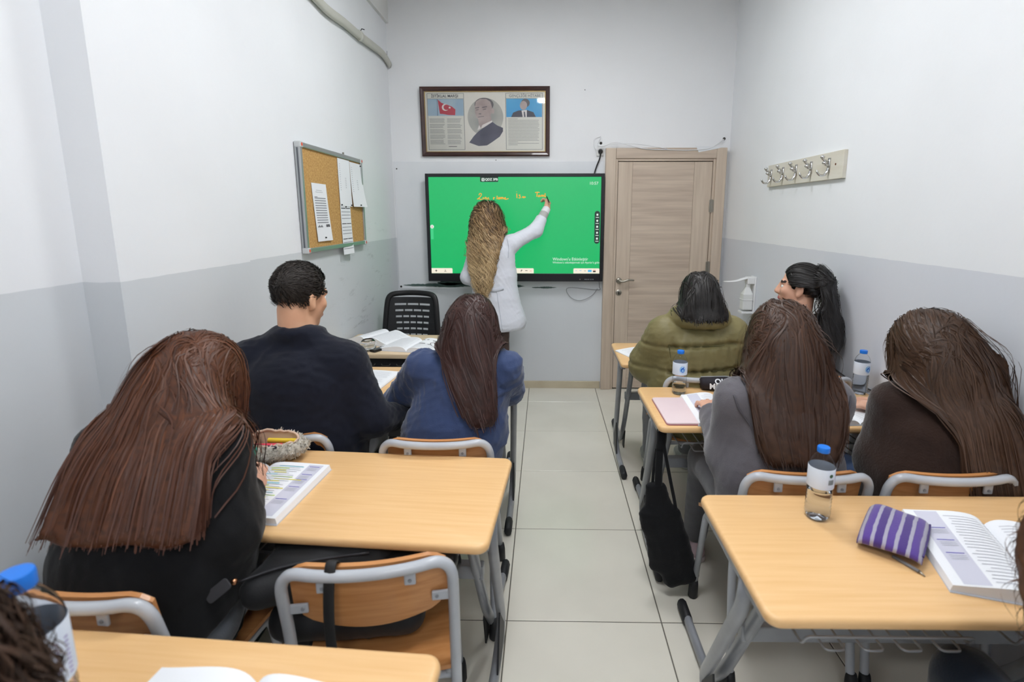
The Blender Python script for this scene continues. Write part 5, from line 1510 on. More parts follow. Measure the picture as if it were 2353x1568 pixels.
    for s in 'LR':
        m = J['neck'] * 0.6 + J['chest'] * 0.4
        gp.append(cap(m, J['sh' + s], 0.052 * g, 0.050 * g))
        we = J['wr' + s] - nrm(J['wr' + s] - J['el' + s]) * (0.012 + sleeve_end)
        gp += [cap(J['sh' + s], J['el' + s], arm_r[0] * g + 0.004, arm_r[1] * g + 0.004), cap(J['el' + s], we, arm_r[1] * g + 0.004, arm_r[2] + 0.002)]
    gp += [(p if callable(p) is False else p) for p in [shift(p, -O) for p in top_extra]]
    FT = Field(gp, top_h, 0.035, 0.04, cuts=[(np.array(c) - O, n, R) for c, n, R in top_cuts] + [(J['wr' + s] - nrm(J['wr' + s] - J['el' + s]) * sleeve_end, J['wr' + s] - J['el' + s], 0.065) for s in 'LR'] + ([(J['neck'] + nrm(J['head'] - J['neck']) * 0.012, J['head'] - J['neck'] + f * 0.02, 0.095)] if collar else []))
    P, Q = FT.mesh(); P = relax(P, Q, 2, 0.5)
    N = vnormals(P, Q)
    dsp = folds(P, fold, foldf, seed) + folds(P, fold * 0.5, foldf * 2.2, seed + 77)
    if puff is not None: dsp = dsp + puff(P + O)
    P2 = P + N * dsp[:, None]
    go = np_mesh(top_name, [(P2, Q, 0)], top, root)
    cparts = []
    if cuff:
        for s in 'LR':
            a = nrm(J['wr' + s] - J['el' + s]); e = J['wr' + s] - a * sleeve_end
            cf = Field([cap(e - a * 0.045, e - a * 0.006, arm_r[2] - 0.002, arm_r[2] - 0.006)], 0.006, 0.01, 0.02, cuts=[(e, a, 0.09), (e - a * 0.05, -a, 0.09)])
            Pc, Qc = cf.mesh()
            if len(Pc):
                ang = 0
                np_mesh('cuff', [(relax(Pc, Qc, 1), Qc, 0)], top, go)
    # --- trousers and shoes
    tp_ = [cap(J['pelvis'] + np.array([0, 0, -0.01]), J['pelvis'] * 0.7 + waist * 0.3, torso_r[0] * g * 0.98, torso_r[0] * g * 0.9, right, chest_k * 1.02)]
    for s in 'LR':
        tp_ += [cap(J['hip' + s], J['kn' + s], legr[0] * g, legr[1] * g), cap(J['kn' + s], J['an' + s], legr[1] * g, legr[2])]
    FL = Field(tp_, 0.012, 0.03, cuts=[(J['an' + s] + np.array([0, 0, 0.0]), (0, 0, -1), 0.10) for s in 'LR'])
    P, Q = FL.mesh(); P = relax(P, Q, 1)
    P = P + vnormals(P, Q) * folds(P, 0.004, 45, seed + 5)[:, None]
    np_mesh(legs_name, [(P, Q, 0)], legs_m, root)
    sm = shoes or MATS['shoe_dark']
    for s in 'LR':
        an = J['an' + s]; fd = J.get('foot' + s, np.array([0, 1, 0.0]))
        fd = nrm(np.array([fd[0], fd[1], 0])); sd_ax = np.array([fd[1], -fd[0], 0])
        z0 = an[2] - 0.085
        b0 = np.array([an[0], an[1], z0])
        sp_ = [cap(b0 - fd * 0.035 + np.array([0, 0, 0.035]), b0 + fd * 0.06 + np.array([0, 0, 0.036]), 0.034, 0.036, sd_ax, 1.05), cap(b0 + fd * 0.06 + np.array([0, 0, 0.034]), b0 + fd * 0.155 + np.array([0, 0, 0.030]), 0.036, 0.029, sd_ax, 1.3), cap(b0 - fd * 0.03 + np.array([0, 0, 0.05]), b0 + np.array([0, 0, 0.105]) - fd * 0.008, 0.036, 0.036)]
        FS = Field(sp_, 0.008, 0.02, 0.02, cuts=[(b0 + np.array([0, 0, 0.11]), (0, 0, 1), 0.06), (b0 + fd * 0.06 + np.array([0, 0, 0.012]), (0, 0, -1), 0.3)])
        P, Q = FS.mesh()
        so = np_mesh('shoe', [(relax(P, Q, 1), Q, 0)], sm[0] if isinstance(sm, tuple) else sm, root)
        s2 = [cap(b0 - fd * 0.035 + np.array([0, 0, 0.014]), b0 + fd * 0.155 + np.array([0, 0, 0.014]), 0.040, 0.036, sd_ax, 1.12)]
        P, Q = Field(s2, 0.008, 0.02, 0.02, cuts=[(b0 + np.array([0, 0, 0.026]) + fd * 0.06, (0, 0, 1), 0.3), (b0 + fd * 0.06 + np.array([0, 0, 0.0]), (0, 0, -1), 0.3)]).mesh()
        np_mesh('sole', [(P, Q, 0)], sm[1] if isinstance(sm, tuple) else M_rubber, so)
    hb = np.array([-right[1], right[0], 0.0])
    bridge = [cap(J['head'] - f * 0.035 - u * 0.02, J['head'] - f * 0.02 - u * 0.085, 0.078 * headscale, 0.080 * headscale, right, 1.05), cap(J['head'] - f * 0.02 - u * 0.085, J['chest'] - hb * 0.03 + np.array([0, 0, 0.0]), 0.080 * headscale, 0.095, right, 1.1)] if hair_bridge else []
    CF = Field(hp + gp + [nk] + bridge, 0.0125, 0.05 if hair_bridge else 0.03, 0.10)
    ctx = dict(root=root, J=J, r=r, f=f, u=u, CF=CF, O=O, s=headscale, ends=ends, top=go, gp=gp)
    if hair:
        for h in (hair if isinstance(hair, list) else [hair]):
            grow_hair(ctx, **h)
    return ctx
def shift(p, d):
    d = d.astype(np.float32)
    if p[0] == 'c': return ('c', p[1] + d, p[2] + d) + p[3:]
    return ('e', p[1] + d) + p[2:]

def grow_hair(ctx, n=2200, length=0.5, lenvar=0.08, width=0.0036, col=(70, 44, 30), col2=(110, 66, 40), tipcol=None, rootcol=None, layer=(0.004, 0.030), part=0.0, grav=0.30, stiff=0.75, spread=0.0, curl=0.0, curlf=60.0, back=0.7, side=0.5, hairline=0.50, steps=26, seed=3, mat_=None, clump=60, volume=True, nape=-0.055, name='hair', tie=None, wind=(0, 0, 0), push=None, frontcut=None, vh=0.012, sidelen=None, flick=0.0, lift=0.0, shape=None, hold=0.45, backb=0.25, region=None, vthr=2.6, noise=0.010, hug=0.55, zmin=None, zjit=0.012, fade=None, vshrink=0.009, cmix=0.5):
    J, r, f, u, CF, s = ctx['J'], ctx['r'], ctx['f'], ctx['u'], ctx['CF'], ctx['s']
    rs = np.random.RandomState(seed)
    c = J['head']
    # roots on the skull ellipsoid
    d = rs.normal(size=(n * 6, 3)); d /= np.linalg.norm(d, axis=1, keepdims=True)
    ctr = np.array([0, -0.012, 0.03]); rad = np.array([0.075, 0.095, 0.090])
    L = ctr + d * rad
    keep = (L[:, 2] > nape) & ~((L[:, 1] > hairline * 0.1 + 0.02 * 0) & (L[:, 2] < 0.062)) & ~((L[:, 1] > 0.025) & (L[:, 2] < 0.01)) 
    if frontcut is not None: keep &= L[:, 1] < frontcut
    if region is not None: keep &= region(L)
    if fade is not None: keep &= rs.rand(len(L)) < np.clip((L[:, 2] - nape) / fade, 0.06, 1)
    L = L[keep][:n]; n = len(L)
    sgn = np.where(L[:, 0] + 0.006 * rs.normal(size=n) >= part, 1.0, -1.0)
    cl = rs.randint(0, clump, n)
    order = np.argsort(np.arctan2(L[:, 0], L[:, 2]) + 0.12 * rs.normal(size=n))
    cl[order] = (np.arange(n) * clump // n)
    P = c + s * (L[:, :1] * r + L[:, 1:2] * f + L[:, 2:] * u)
    dn = L - ctr; dn /= np.linalg.norm(dn, axis=1, keepdims=True)
    nw = dn[:, :1] * r + dn[:, 1:2] * f + dn[:, 2:] * u
    t = (sgn * side)[:, None] * r - back * f + 0.12 * u
    D = t - (t * nw).sum(1, keepdims=True) * nw
    D += 0.05 * rs.normal(size=(n, 3))
    D /= np.linalg.norm(D, axis=1, keepdims=True)
    ln = length + lenvar * rs.normal(size=n) * 0.5
    if sidelen is not None:
        ln = np.where(L[:, 1] > 0.02, sidelen + 0.03 * rs.normal(size=n), ln)
    lay = layer[0] + (layer[1] - layer[0]) * rs.rand(n) ** 1.3
    cr = np.random.RandomState(seed + 9)
    cph = cr.rand(clump) * 6.28; cdir = cr.normal(size=(clump, 3)) * 0.05
    P = P + nw * lay[:, None] * 0.6
    step = ln / steps
    pts = [P.copy()]; nors = [nw.copy()]
    G = np.array([0, 0, -1.0])
    def grad(Q):
        e = 0.012
        g = np.stack([CF.sample(Q + np.eye(3)[k] * e) - CF.sample(Q - np.eye(3)[k] * e) for k in range(3)], 1)
        return g / (np.linalg.norm(g, axis=1, keepdims=True) + 1e-9)
    wind = np.array(wind, float)
    zj = zjit * rs.normal(size=n)
    lat0 = np.clip(((P - c)[:, 0]) / 0.085, -1, 1)
    lat0 = np.sign(lat0) * np.abs(lat0) ** 0.8
    lat0 = np.clip(lat0 + 0.10 * rs.normal(size=n) + 0.10 * cr.normal(size=clump)[cl], -1.1, 1.1)
    for k in range(steps):
        T = (k + 1) / steps
        if tie is not None and T < tie[1]:
            tgt = np.array(tie[0]) - ctx['O']
            D = D * 0.55 + 0.45 * nrm_rows(tgt - P)
        else:
            D = D * stiff + G * grav + wind * grav + cdir[cl] * (0.4 + T) * 0.6
            if T > 0.1: D = D + np.array([0, -backb * grav, 0]) * (1 if T < 0.6 else 0.4)
            if spread:
                lat = (P - c) @ r
                D += spread * (np.sign(lat) * np.minimum(np.abs(lat) / 0.1, 1.5))[:, None] * r * (1 if T < 0.7 else 0.3)
        if flick and T > 0.8:
            D = D + flick * nors[-1]
        D += noise * rs.normal(size=(n, 3))
        if tie is None and T < hug + 0.08:
            o_ = np.maximum((D * nors[-1]).sum(1), 0)
            D = D - nors[-1] * (0.9 * o_)[:, None]
        D = nrm_rows(D)
        Q = P + D * step[:, None]
        if shape is not None and (tie is None or T >= tie[1]):
            ts = [q[0] for q in shape]
            want = c[0] + np.interp(T, ts, [q[1] for q in shape]) + lat0 * np.interp(T, ts, [q[2] for q in shape])
            mv = (want - Q[:, 0]) * hold * min(1.0, max(0.0, (T - 0.06) * 5))
            Q[:, 0] += np.clip(mv, -0.55 * step, 0.55 * step)
        g = grad(Q)
        for _ in range(2):
            ds = CF.sample(Q)
            pen = np.maximum(lay + lift * min(1, 3 * T) - ds, 0)
            Q = Q + g * pen[:, None]
            if T < hug and (tie is None):
                far = np.clip(ds - lay - 0.003, 0, 0.05)
                Q = Q - g * far[:, None] * 0.7 * (1 - T / hug)
        Q[:, 0] = np.clip(Q[:, 0], -1.355 - ctx['O'][0], XR - 0.028 - ctx['O'][0])
        if zmin is not None:
            Q = np.where((Q[:, 2] < zmin + zj)[:, None], P + 0.02 * (Q - P), Q)
        D = nrm_rows(Q - P + 1e-6)
        P = Q
        pts.append(P.copy()); nors.append(g * 0.6 + nors[-1] * 0.4)
    A = np.stack(pts, 1); NN = np.stack(nors, 1)          # n, steps+1, 3
    if curl:
        Tn = np.gradient(A, axis=1); Tn /= np.linalg.norm(Tn, axis=2, keepdims=True) + 1e-9
        B = np.cross(Tn, NN); B /= np.linalg.norm(B, axis=2, keepdims=True) + 1e-9
        C2 = np.cross(B, Tn)
        arc = np.linspace(0, 1, steps + 1)[None, :] * ln[:, None]
        ph = arc * curlf + cph[cl][:, None] + 0.25 * rs.normal(size=(n, 1))
        am = curl * np.minimum(1, arc / 0.10) * (0.6 + 0.8 * rs.rand(n, 1))
        A = A + (B * np.cos(ph)[..., None] + C2 * np.sin(ph)[..., None] * 0.7) * am[..., None]
    # ribbons
    Tn = np.gradient(A, axis=1); Tn /= np.linalg.norm(Tn, axis=2, keepdims=True) + 1e-9
    B = np.cross(Tn, NN); B /= np.linalg.norm(B, axis=2, keepdims=True) + 1e-9
    tw = 0.22 * rs.normal(size=(n, 1, 1))
    B = B + NN * tw
    tp = np.linspace(0, 1, steps + 1)
    wd = width * (0.7 + 0.6 * rs.rand(n, 1)) * (0.25 + 0.75 * np.minimum(1, (1 - tp[None, :]) * 4)) * 0.5
    V = np.stack([A - B * wd[..., None], A + B * wd[..., None]], 2).reshape(-1, 3)
    m = steps + 1
    base = (np.arange(n) * m * 2)[:, None] + 2 * np.arange(steps)[None, :]
    Fq = np.stack([base, base + 1, base + 3, base + 2], -1).reshape(-1, 4)
    c1, c2 = np.array(lin(col)[:3]), np.array(lin(col2)[:3])
    mixr = np.clip(cmix * cr.rand(clump)[cl] + (1 - cmix) * rs.rand(n), 0, 1)[:, None]
    cc = (c1 * (1 - mixr) + c2 * mixr)[:, None, :].repeat(m, 1)
    if tipcol is not None:
        w = np.clip((tp - 0.35) / 0.5, 0, 1)[None, :, None] * (0.6 + 0.4 * rs.rand(n, 1, 1))
        cc = cc * (1 - w) + np.array(lin(tipcol)[:3]) * w
    if rootcol is not None:
        w = np.clip(1 - tp / 0.22, 0, 1)[None, :, None]
        cc = cc * (1 - w) + np.array(lin(rootcol)[:3]) * w
    cols = np.concatenate([cc[:, :, None, :].repeat(2, 2).reshape(-1, 3), np.ones((n * m * 2, 1))], 1)
    parts = [(V, Fq, 0)]
    # solid hair mass under the strands
    if volume:
        h = vh
        allp = A.reshape(-1, 3)
        lo = allp.min(0) - 3 * h; hi = allp.max(0) + 3 * h
        dims = np.ceil((hi - lo) / h).astype(int) + 2
        Gd = np.zeros(dims, np.float32)
        fine = np.concatenate([allp] + [(A[:, :-1] * (1 - a) + A[:, 1:] * a).reshape(-1, 3) for a in (0.25, 0.5, 0.75)])
        ii = np.round((fine - lo) / h).astype(int)
        np.add.at(Gd, (ii[:, 0], ii[:, 1], ii[:, 2]), 1.0)
        Gd = np.minimum(Gd, 6.0)
        for ax in range(3):
            Gd = (np.roll(Gd, 1, ax) + 2 * Gd + np.roll(Gd, -1, ax)) / 4
        P2, Q2 = surface_nets((vthr - Gd).astype(np.float32), lo, h)
        P2 = relax(P2, Q2, 2)
        if len(P2):
            N2 = vnormals(P2, Q2); P2 = P2 - N2 * vshrink
            parts.append((P2, Q2, 0))
            j = rs.randint(0, n, len(P2))
            cols = np.concatenate([cols, np.concatenate([cc[j, m // 2] * 0.85, np.ones((len(P2), 1))], 1)])
    # scalp cap
    sc_ = Field([ell(c + s * (-0.012 * f + 0.03 * u), tuple(rad * s * 1.015), (r, f, u))], 0.008, 0.01, 0.02, cuts=[(c + s * (0.052 * f + 0.03 * u), 0.86 * f - 0.5 * u, 0.13 * s)])
    P3, Q3 = sc_.mesh(); parts.append((P3, Q3, 0))
    cs = np.tile(np.append(c1 * 0.6, 1.0), (len(P3), 1))
    if fade is not None:      # clipped fade: skin shows through towards the nape
        w = np.clip((((P3 - c) @ u) / s + 0.038) / 0.055, 0, 1)[:, None]
        cs[:, :3] = cs[:, :3] * w + np.array(lin((190, 144, 118))[:3]) * (1 - w)
    cols = np.concatenate([cols, cs])
    return np_mesh(name, parts, mat_ or M_hair, ctx['root'], cols=cols)
def nrm_rows(v): return v / (np.linalg.norm(v, axis=1, keepdims=True) + 1e-9)

mat('shoe_dark', (40, 40, 44), 0.6)
def seated(x, y, hx, hy, hz, hf, lean=0.0, w=0.165, shz=0.99, elL=None, elR=None, wrL=None, wrR=None, kx=0.09, seat=0.52, kneey=0.42, shy=None, tilt=0.0, turn=0.0, hu=(0, 0, 1), feet=0.48, anz=0.085):
    """joint set of a seated figure; x,y pelvis; head centre; shoulders at shz"""
    chy = y + lean * 0.8 if shy is None else shy
    mx = x * 0.35 + hx * 0.65
    dx, dy = w * math.cos(turn), w * math.sin(turn)
    J = dict(pelvis=(x, y, seat + 0.035), chest=(mx, chy - 0.005, shz - 0.085), neck=((mx + hx) / 2, (chy + hy) / 2 - 0.005, shz + 0.050), head=(hx, hy, hz), hf=hf, hu=hu,
             shL=(mx - dx, chy - dy, shz - tilt), shR=(mx + dx, chy + dy, shz + tilt))
    J['elL'] = elL or (x - w - 0.09, chy + 0.10, 0.76); J['elR'] = elR or (x + w + 0.09, chy + 0.10, 0.76)
    J['wrL'] = wrL or (x - 0.10, chy + 0.33, 0.77); J['wrR'] = wrR or (x + 0.10, chy + 0.33, 0.77)
    for s, q in (('L', -1), ('R', 1)):
        J['hip' + s] = (x + q * kx, y + 0.02, seat); J['kn' + s] = (x + q * (kx + 0.03), y + kneey, seat + 0.01); J['an' + s] = (x + q * (kx + 0.02), y + feet, anz)
    return J

def on_surface(ctx, pts, d=(0, 1, 0), off=0.001, start=0.25):
    """march points onto the garment surface along direction d; world coordinates in, local out"""
    d = nrm(d); F_ = ctx.get('GF')
    if F_ is None:
        F_ = ctx['GF'] = Field(ctx['gp'], 0.010, 0.035, 0.12)
    Q = np.array(pts, float) - ctx['O'] - d * start
    for _ in range(60):
        v = F_.sample(Q)
        Q = Q + d * np.clip((v - off), -0.02, 0.05)[:, None] * 0.8
    return Q
def seam(name, ctx, pts, r, m, parent=None, d=(0, 1, 0), flat=None, n=8, off=0.001):
    P = on_surface(ctx, [tuple(q) for q in crom(pts, n)], d, off)
    return MB().tube([Vector(q) for q in P], r, 6, flat=flat).build(name, m, parent or ctx['top'], smooth=True)
# ------------------------------------------------------------------ people
# man in navy long sleeved shirt
J = seated(-0.955, 1.905, -0.935, 1.945, 1.245, (0.42, 0.9, -0.20), w=0.185, shz=0.992, shy=1.895, elL=(-1.170, 1.95, 0.76), elR=(-0.660, 1.88, 0.775), wrL=(-1.06, 2.20, 0.765), wrR=(-0.545, 2.13, 0.70), seat=0.53)
J['neck'] = (-0.945, 1.915, 1.078)
man = make_person('man with short dark hair in a navy long-sleeved shirt', J, cloth('navy_jersey', (22, 26, 40), (18, 21, 34), fuzz=0.15, bump=0.1), cloth('dark_trousers', (28, 30, 36)), g=1.20, torso_r=(0.136, 0.138, 0.132), chest_k=1.42, arm_r=(0.062, 0.052, 0.042), fold=0.006, foldf=60, seed=4, headscale=1.02, neck_r=0.062, top_name='shirt', cuff=False, skin=mat('skin_warm', (226, 176, 142), 0.5, col2=(216, 160, 128), nscale=12),
     hair=dict(n=9000, length=0.026, lenvar=0.010, width=0.0024, col=(40, 36, 34), col2=(62, 56, 52), layer=(0.001, 0.010), grav=0.02, stiff=0.9, back=0.9, side=0.25, steps=4, nape=-0.050, fade=0.075, region=lambda L: ~((L[:, 2] < 0.0) & (L[:, 1] > -0.012)), volume=False, mat_=M_hairdull, clump=90, seed=8, flick=0.1, lift=0.004), hair_bridge=False, collar=False, top_extra=[cap((-0.940 + 0.074 * math.cos(a), 1.918 + 0.074 * math.sin(a), 1.108 - 0.010 * math.sin(a)), (-0.940 + 0.074 * math.cos(a + 0.4), 1.918 + 0.074 * math.sin(a + 0.4), 1.108 - 0.010 * math.sin(a + 0.4)), 0.011) for a in [0.4 * k for k in range(16)]] + [cap((-0.945 + q * 0.045, 1.893, 1.088), (-0.950 + q * 0.195, 1.893, 0.995), 0.048, 0.066) for q in (-1, 1)])

# girl in blue sweatshirt
J = seated(-0.385, 1.90, -0.292, 2.035, 1.105, (0.10, 0.93, -0.35), lean=0.1, w=0.165, shz=0.945, shy=1.985, elL=(-0.625, 2.10, 0.755), elR=(-0.165, 2.165, 0.800), wrL=(-0.44, 2.33, 0.765), wrR=(-0.26, 2.30, 0.90))
blue = make_person('girl in a blue sweatshirt with long dark brown hair', J, cloth('blue_fleece', (58, 74, 112), (50, 64, 98)), cloth('navy_sweatpants', (40, 44, 66)), g=1.05, arm_r=(0.068, 0.062, 0.046), fold=0.013, foldf=44, seed=12, torso_r=(0.128, 0.128, 0.122), top_name='sweatshirt',
     hair=dict(n=4200, length=0.43, lenvar=0.10, col=(42, 27, 25), col2=(74, 47, 42), layer=(0.003, 0.020), part=0.0, side=0.65, back=0.75, grav=0.34, seed=5, steps=20, shape=[(0, 0, 0.085), (0.35, 0.0, 0.095), (0.6, 0.02, 0.075), (0.8, 0.045, 0.055), (1, 0.075, 0.035)], zmin=0.815, zjit=0.035))

# writing girl with long auburn hair
J = seated(-0.985, 1.12, -0.955, 1.360, 1.098, (0.28, 0.62, -0.78), w=0.135, shz=0.965, shy=1.215, elL=(-1.175, 1.33, 0.79), elR=(-0.778, 1.150, 0.785), wrL=(-1.05, 1.50, 0.79), wrR=(-0.814, 1.325, 0.805), seat=0.53, hu=(0, 0.6, 0.8))
wr_ = make_person('girl with very long auburn hair writing in a workbook, black sweater', J, cloth('black_sweater', (20, 21, 24), (15, 16, 18), fuzz=0.12, bump=0.15), cloth('grey_jeans', (120, 126, 134), (96, 102, 112)), g=1.10, sleeve_end=0.012, arm_r=(0.066, 0.060, 0.037), torso_r=(0.140, 0.138, 0.125), chest_k=1.40, fold=0.005, foldf=60, seed=20,
     top_cuts=[((-0.73, 1.08, 0.64), (0.75, 0, -0.65), 0.17)], hands={'R': dict(d=(-0.42, 0.85, 0.34), n=(0.55, -0.25, 0.8), side=-1, curl=(0.75, 0.85, 0.95, 1.0), thumb=(0.5, 0.9)), 'L': dict(d=(0.3, 0.9, -0.1), n=(0, 0, 1), side=1, curl=(0.2, 0.2, 0.25, 0.3))},
     hair=[dict(n=7000, length=0.68, lenvar=0.06, width=0.0034, col=(58, 34, 23), col2=(112, 66, 40), tipcol=(80, 52, 44), rootcol=(86, 48, 28), layer=(0.003, 0.022), part=0.01, side=0.55, back=0.95, grav=0.26, stiff=0.75, seed=6, steps=24, shape=[(0, 0.01, 0.085), (0.25, 0.02, 0.105), (0.45, 0.020, 0.125), (0.7, 0.018, 0.145), (1, 0.020, 0.150)], backb=0.6, zmin=0.845, frontcut=0.045),
           dict(n=900, length=0.36, lenvar=0.08, width=0.0030, col=(58, 34, 23), col2=(112, 66, 40), tipcol=(96, 60, 44), layer=(0.003, 0.012), part=-0.2, side=0.9, back=0.25, grav=0.4, backb=0.0, seed=44, steps=18, zmin=0.94, zjit=0.03, region=lambda L: (L[:, 0] > 0.02) & (L[:, 1] > 0.0), volume=False, name='front_lock', wind=(0.06, -0.10, 0))])

# olive puffer jacket
def quilt(P):
    z = P[:, 2]
    # horizontal quilting seams at these heights on the torso
    o = np.zeros(len(P), np.float32)
    for zs, w in ((0.918, 0.010), (0.795, 0.010), (0.675, 0.010)):
        o -= ((0.024 + 0.004 * np.sin(P[:, 0] * 130 + zs * 50)) * np.exp(-((z - zs - 0.012 * np.sin(P[:, 0] * 9)) / w) ** 2)).astype(np.float32)
        o += (0.0035 * np.sin(P[:, 0] * 115 + zs * 70 + 14 * z) * np.exp(-((z - zs) / 0.035) ** 2)).astype(np.float32)
    return np.where(np.abs(P[:, 0] - 0.77) < 0.17, o, o * 0.3).astype(np.float32) + 0.008
J = seated(0.775, 2.575, 0.765, 2.565, 1.140, (-0.05, 0.95, -0.30), w=0.160, shz=0.950, shy=2.575, elL=(0.545, 2.66, 0.775), elR=(1.0, 2.70, 0.78), wrL=(0.60, 2.93, 0.775), wrR=(0.90, 2.95, 0.775))
nk_ = np.array([0.768, 2.56, 1.035])
ring = [cap((0.768 + 0.100 * math.cos(a), 2.555 + 0.088 * math.sin(a), 1.050), (0.768 + 0.100 * math.cos(a + 0.35), 2.555 + 0.088 * math.sin(a + 0.35), 1.054), 0.030) for a in [PI * 0.72 + 0.34 * k for k in range(15)]]
ring.append(cap((0.690, 2.58, 1.035), (0.635, 2.56, 1.022), 0.030, 0.024))
olive = make_person('girl in an olive puffer jacket with dark hair tucked into the collar', J, mat('olive_nylon', (128, 119, 80), 0.5, col2=(114, 106, 70), nscale=4, spec=0.4, bump=0.35, bscale=22, bstretch=(1, 1, 2.2)), cloth('grey_joggers', (130, 132, 136)), g=1.08, arm_r=(0.082, 0.080, 0.062), torso_r=(0.142, 0.142, 0.130), fold=0.004, foldf=90, seed=31, top_h=0.007, puff=quilt, top_extra=ring, collar=False, top_name='puffer_jacket', shoes=(mat('shoe_grey', (170, 172, 170), 0.6), mat('sole_white', (214, 212, 206), 0.6)),
     hair=dict(n=3000, length=0.24, lenvar=0.02, zmin=1.062, col=(22, 20, 20), col2=(46, 42, 40), layer=(0.004, 0.020), part=0.0, side=0.6, back=0.6, grav=0.45, seed=14, steps=16, shape=[(0, 0, 0.085), (0.5, 0, 0.098), (1, 0, 0.09)], hug=0.3), hair_bridge=False)

# woman with ponytail, looking left
J = seated(1.295, 2.64, 1.330, 2.715, 1.180, (-0.82, 0.52, 0.02), w=0.135, shz=0.965, shy=2.665, elL=(1.10, 2.78, 0.77), elR=(1.430, 2.78, 0.77), wrL=(1.20, 2.98, 0.77), wrR=(1.36, 2.99, 0.77), turn=0.25)
tie_ = (1.425, 2.665, 1.175)
pony = make_person('woman in black with a black ponytail looking towards the screen', J, cloth('black_top', (20, 20, 23), (16, 16, 18), fuzz=0.1), cloth('black_trousers', (26, 26, 30)), g=1.0, seed=41, fold=0.004, top_name='top', shoes=MATS['shoe_dark'],
     hair=[dict(n=2200, length=0.20, lenvar=0.01, width=0.0032, col=(22, 20, 20), col2=(44, 40, 39), layer=(0.002, 0.010), part=-0.2, side=0.05, back=1.0, seed=15, steps=14, tie=(tie_, 1.0), nape=-0.05, region=lambda L: ~((L[:, 2] < 0.004) & (L[:, 1] > -0.028)), name='hair'),
           dict(n=1300, length=0.40, lenvar=0.09, width=0.0032, col=(22, 20, 20), col2=(44, 40, 39), layer=(0.004, 0.040), seed=16, steps=22, tie=(tie_, 0.32), frontcut=-0.055, curl=0.012, curlf=40, grav=0.4, name='ponytail', spread=0.0)])

# girl in grey sweatshirt
J = seated(0.80, 1.66, 0.800, 1.735, 1.132, (0.0, 0.92, -0.38), w=0.155, shz=0.935, shy=1.675, elL=(0.645, 1.72, 0.725), elR=(0.985, 1.78, 0.740), wrL=(0.665, 1.985, 0.770), wrR=(0.93, 2.03, 0.770), kneey=0.40, feet=0.52)
grey = make_person('girl in a grey sweatshirt with long brown hair', J, cloth('grey_fleece', (104, 101, 106), (94, 91, 97)), cloth('charcoal_sweatpants', (92, 92, 96)), g=1.05, arm_r=(0.068, 0.066, 0.050), torso_r=(0.132, 0.130, 0.122), fold=0.005, foldf=60, seed=51, top_name='sweatshirt', shoes=(mat('sneaker_pink', (188, 168, 172), 0.6, col2=(176, 154, 160), nscale=20), mat('sneaker_sole', (196, 184, 182), 0.6)),
     hair=dict(n=5600, length=0.44, lenvar=0.10, width=0.0036, col=(48, 31, 23), col2=(86, 57, 40), tipcol=(58, 40, 32), layer=(0.003, 0.022), part=0.0, side=0.6, back=0.7, grav=0.30, seed=17, steps=22, shape=[(0, 0, 0.085), (0.3, 0.0, 0.10), (0.55, 0.0, 0.135), (0.8, 0.0, 0.125), (1, 0.0, 0.09)], zmin=0.80, zjit=0.03))

# girl in brown sweater
J = seated(1.310, 1.66, 1.305, 1.745, 1.102, (-0.28, 0.86, -0.42), w=0.115, turn=-0.50, shz=0.905, shy=1.68, elL=(1.190, 1.745, 0.700), elR=(1.438, 1.80, 0.765), wrL=(1.345, 1.995, 0.782), wrR=(1.40, 2.05, 0.775))
brown = make_person('girl in a dark brown sweater with long brown hair', J, cloth('brown_knit', (52, 34, 26), (42, 27, 21), fuzz=0.35, bump=0.5, bscale=150), cloth('blue_jeans', (58, 78, 112), (48, 66, 98)), g=1.05, arm_r=(0.062, 0.062, 0.044), torso_r=(0.132, 0.128, 0.112), fold=0.004, foldf=60, seed=61,
     hands={'L': dict(d=(-0.55, 0.80, 0.0), n=(0.05, -0.2, 1.0), side=1, curl=(0.22, 0.25, 0.3, 0.35), spread=0.16, thumb=(0.8, 0.2))},
     hair=dict(n=5600, length=0.60, lenvar=0.08, width=0.0036, col=(46, 32, 24), col2=(88, 63, 46), tipcol=(84, 60, 46), layer=(0.003, 0.022), part=0.0, side=0.6, back=0.75, grav=0.30, seed=18, steps=22, shape=[(0, 0, 0.085), (0.25, 0.01, 0.095), (0.5, 0.08, 0.10), (1, 0.115, 0.105)]))

# teacher in a white lab coat writing on the screen
J = dict(pelvis=(-0.405, 4.10, 0.90), waist=(-0.40, 4.105, 1.05), chest=(-0.405, 4.10, 1.24), neck=(-0.425, 4.11, 1.385), head=(-0.452, 4.135, 1.515), hf=(0.30, 0.93, -0.10),
         shL=(-0.545, 4.10, 1.285), shR=(-0.265, 4.11, 1.325), elL=(-0.615, 4.08, 1.06), wrL=(-0.50, 4.25, 0.98), elR=(-0.080, 4.215, 1.425), wrR=(0.010, 4.330, 1.600),
         hipL=(-0.475, 4.10, 0.86), hipR=(-0.345, 4.10, 0.86), knL=(-0.475, 4.11, 0.48), knR=(-0.350, 4.10, 0.48), anL=(-0.475, 4.09, 0.09), anR=(-0.350, 4.09, 0.09))
skirt = [cap((-0.40, 4.10, 0.95), (-0.365, 4.10, 0.70), 0.118, 0.150, (1, 0, 0), 1.42)]
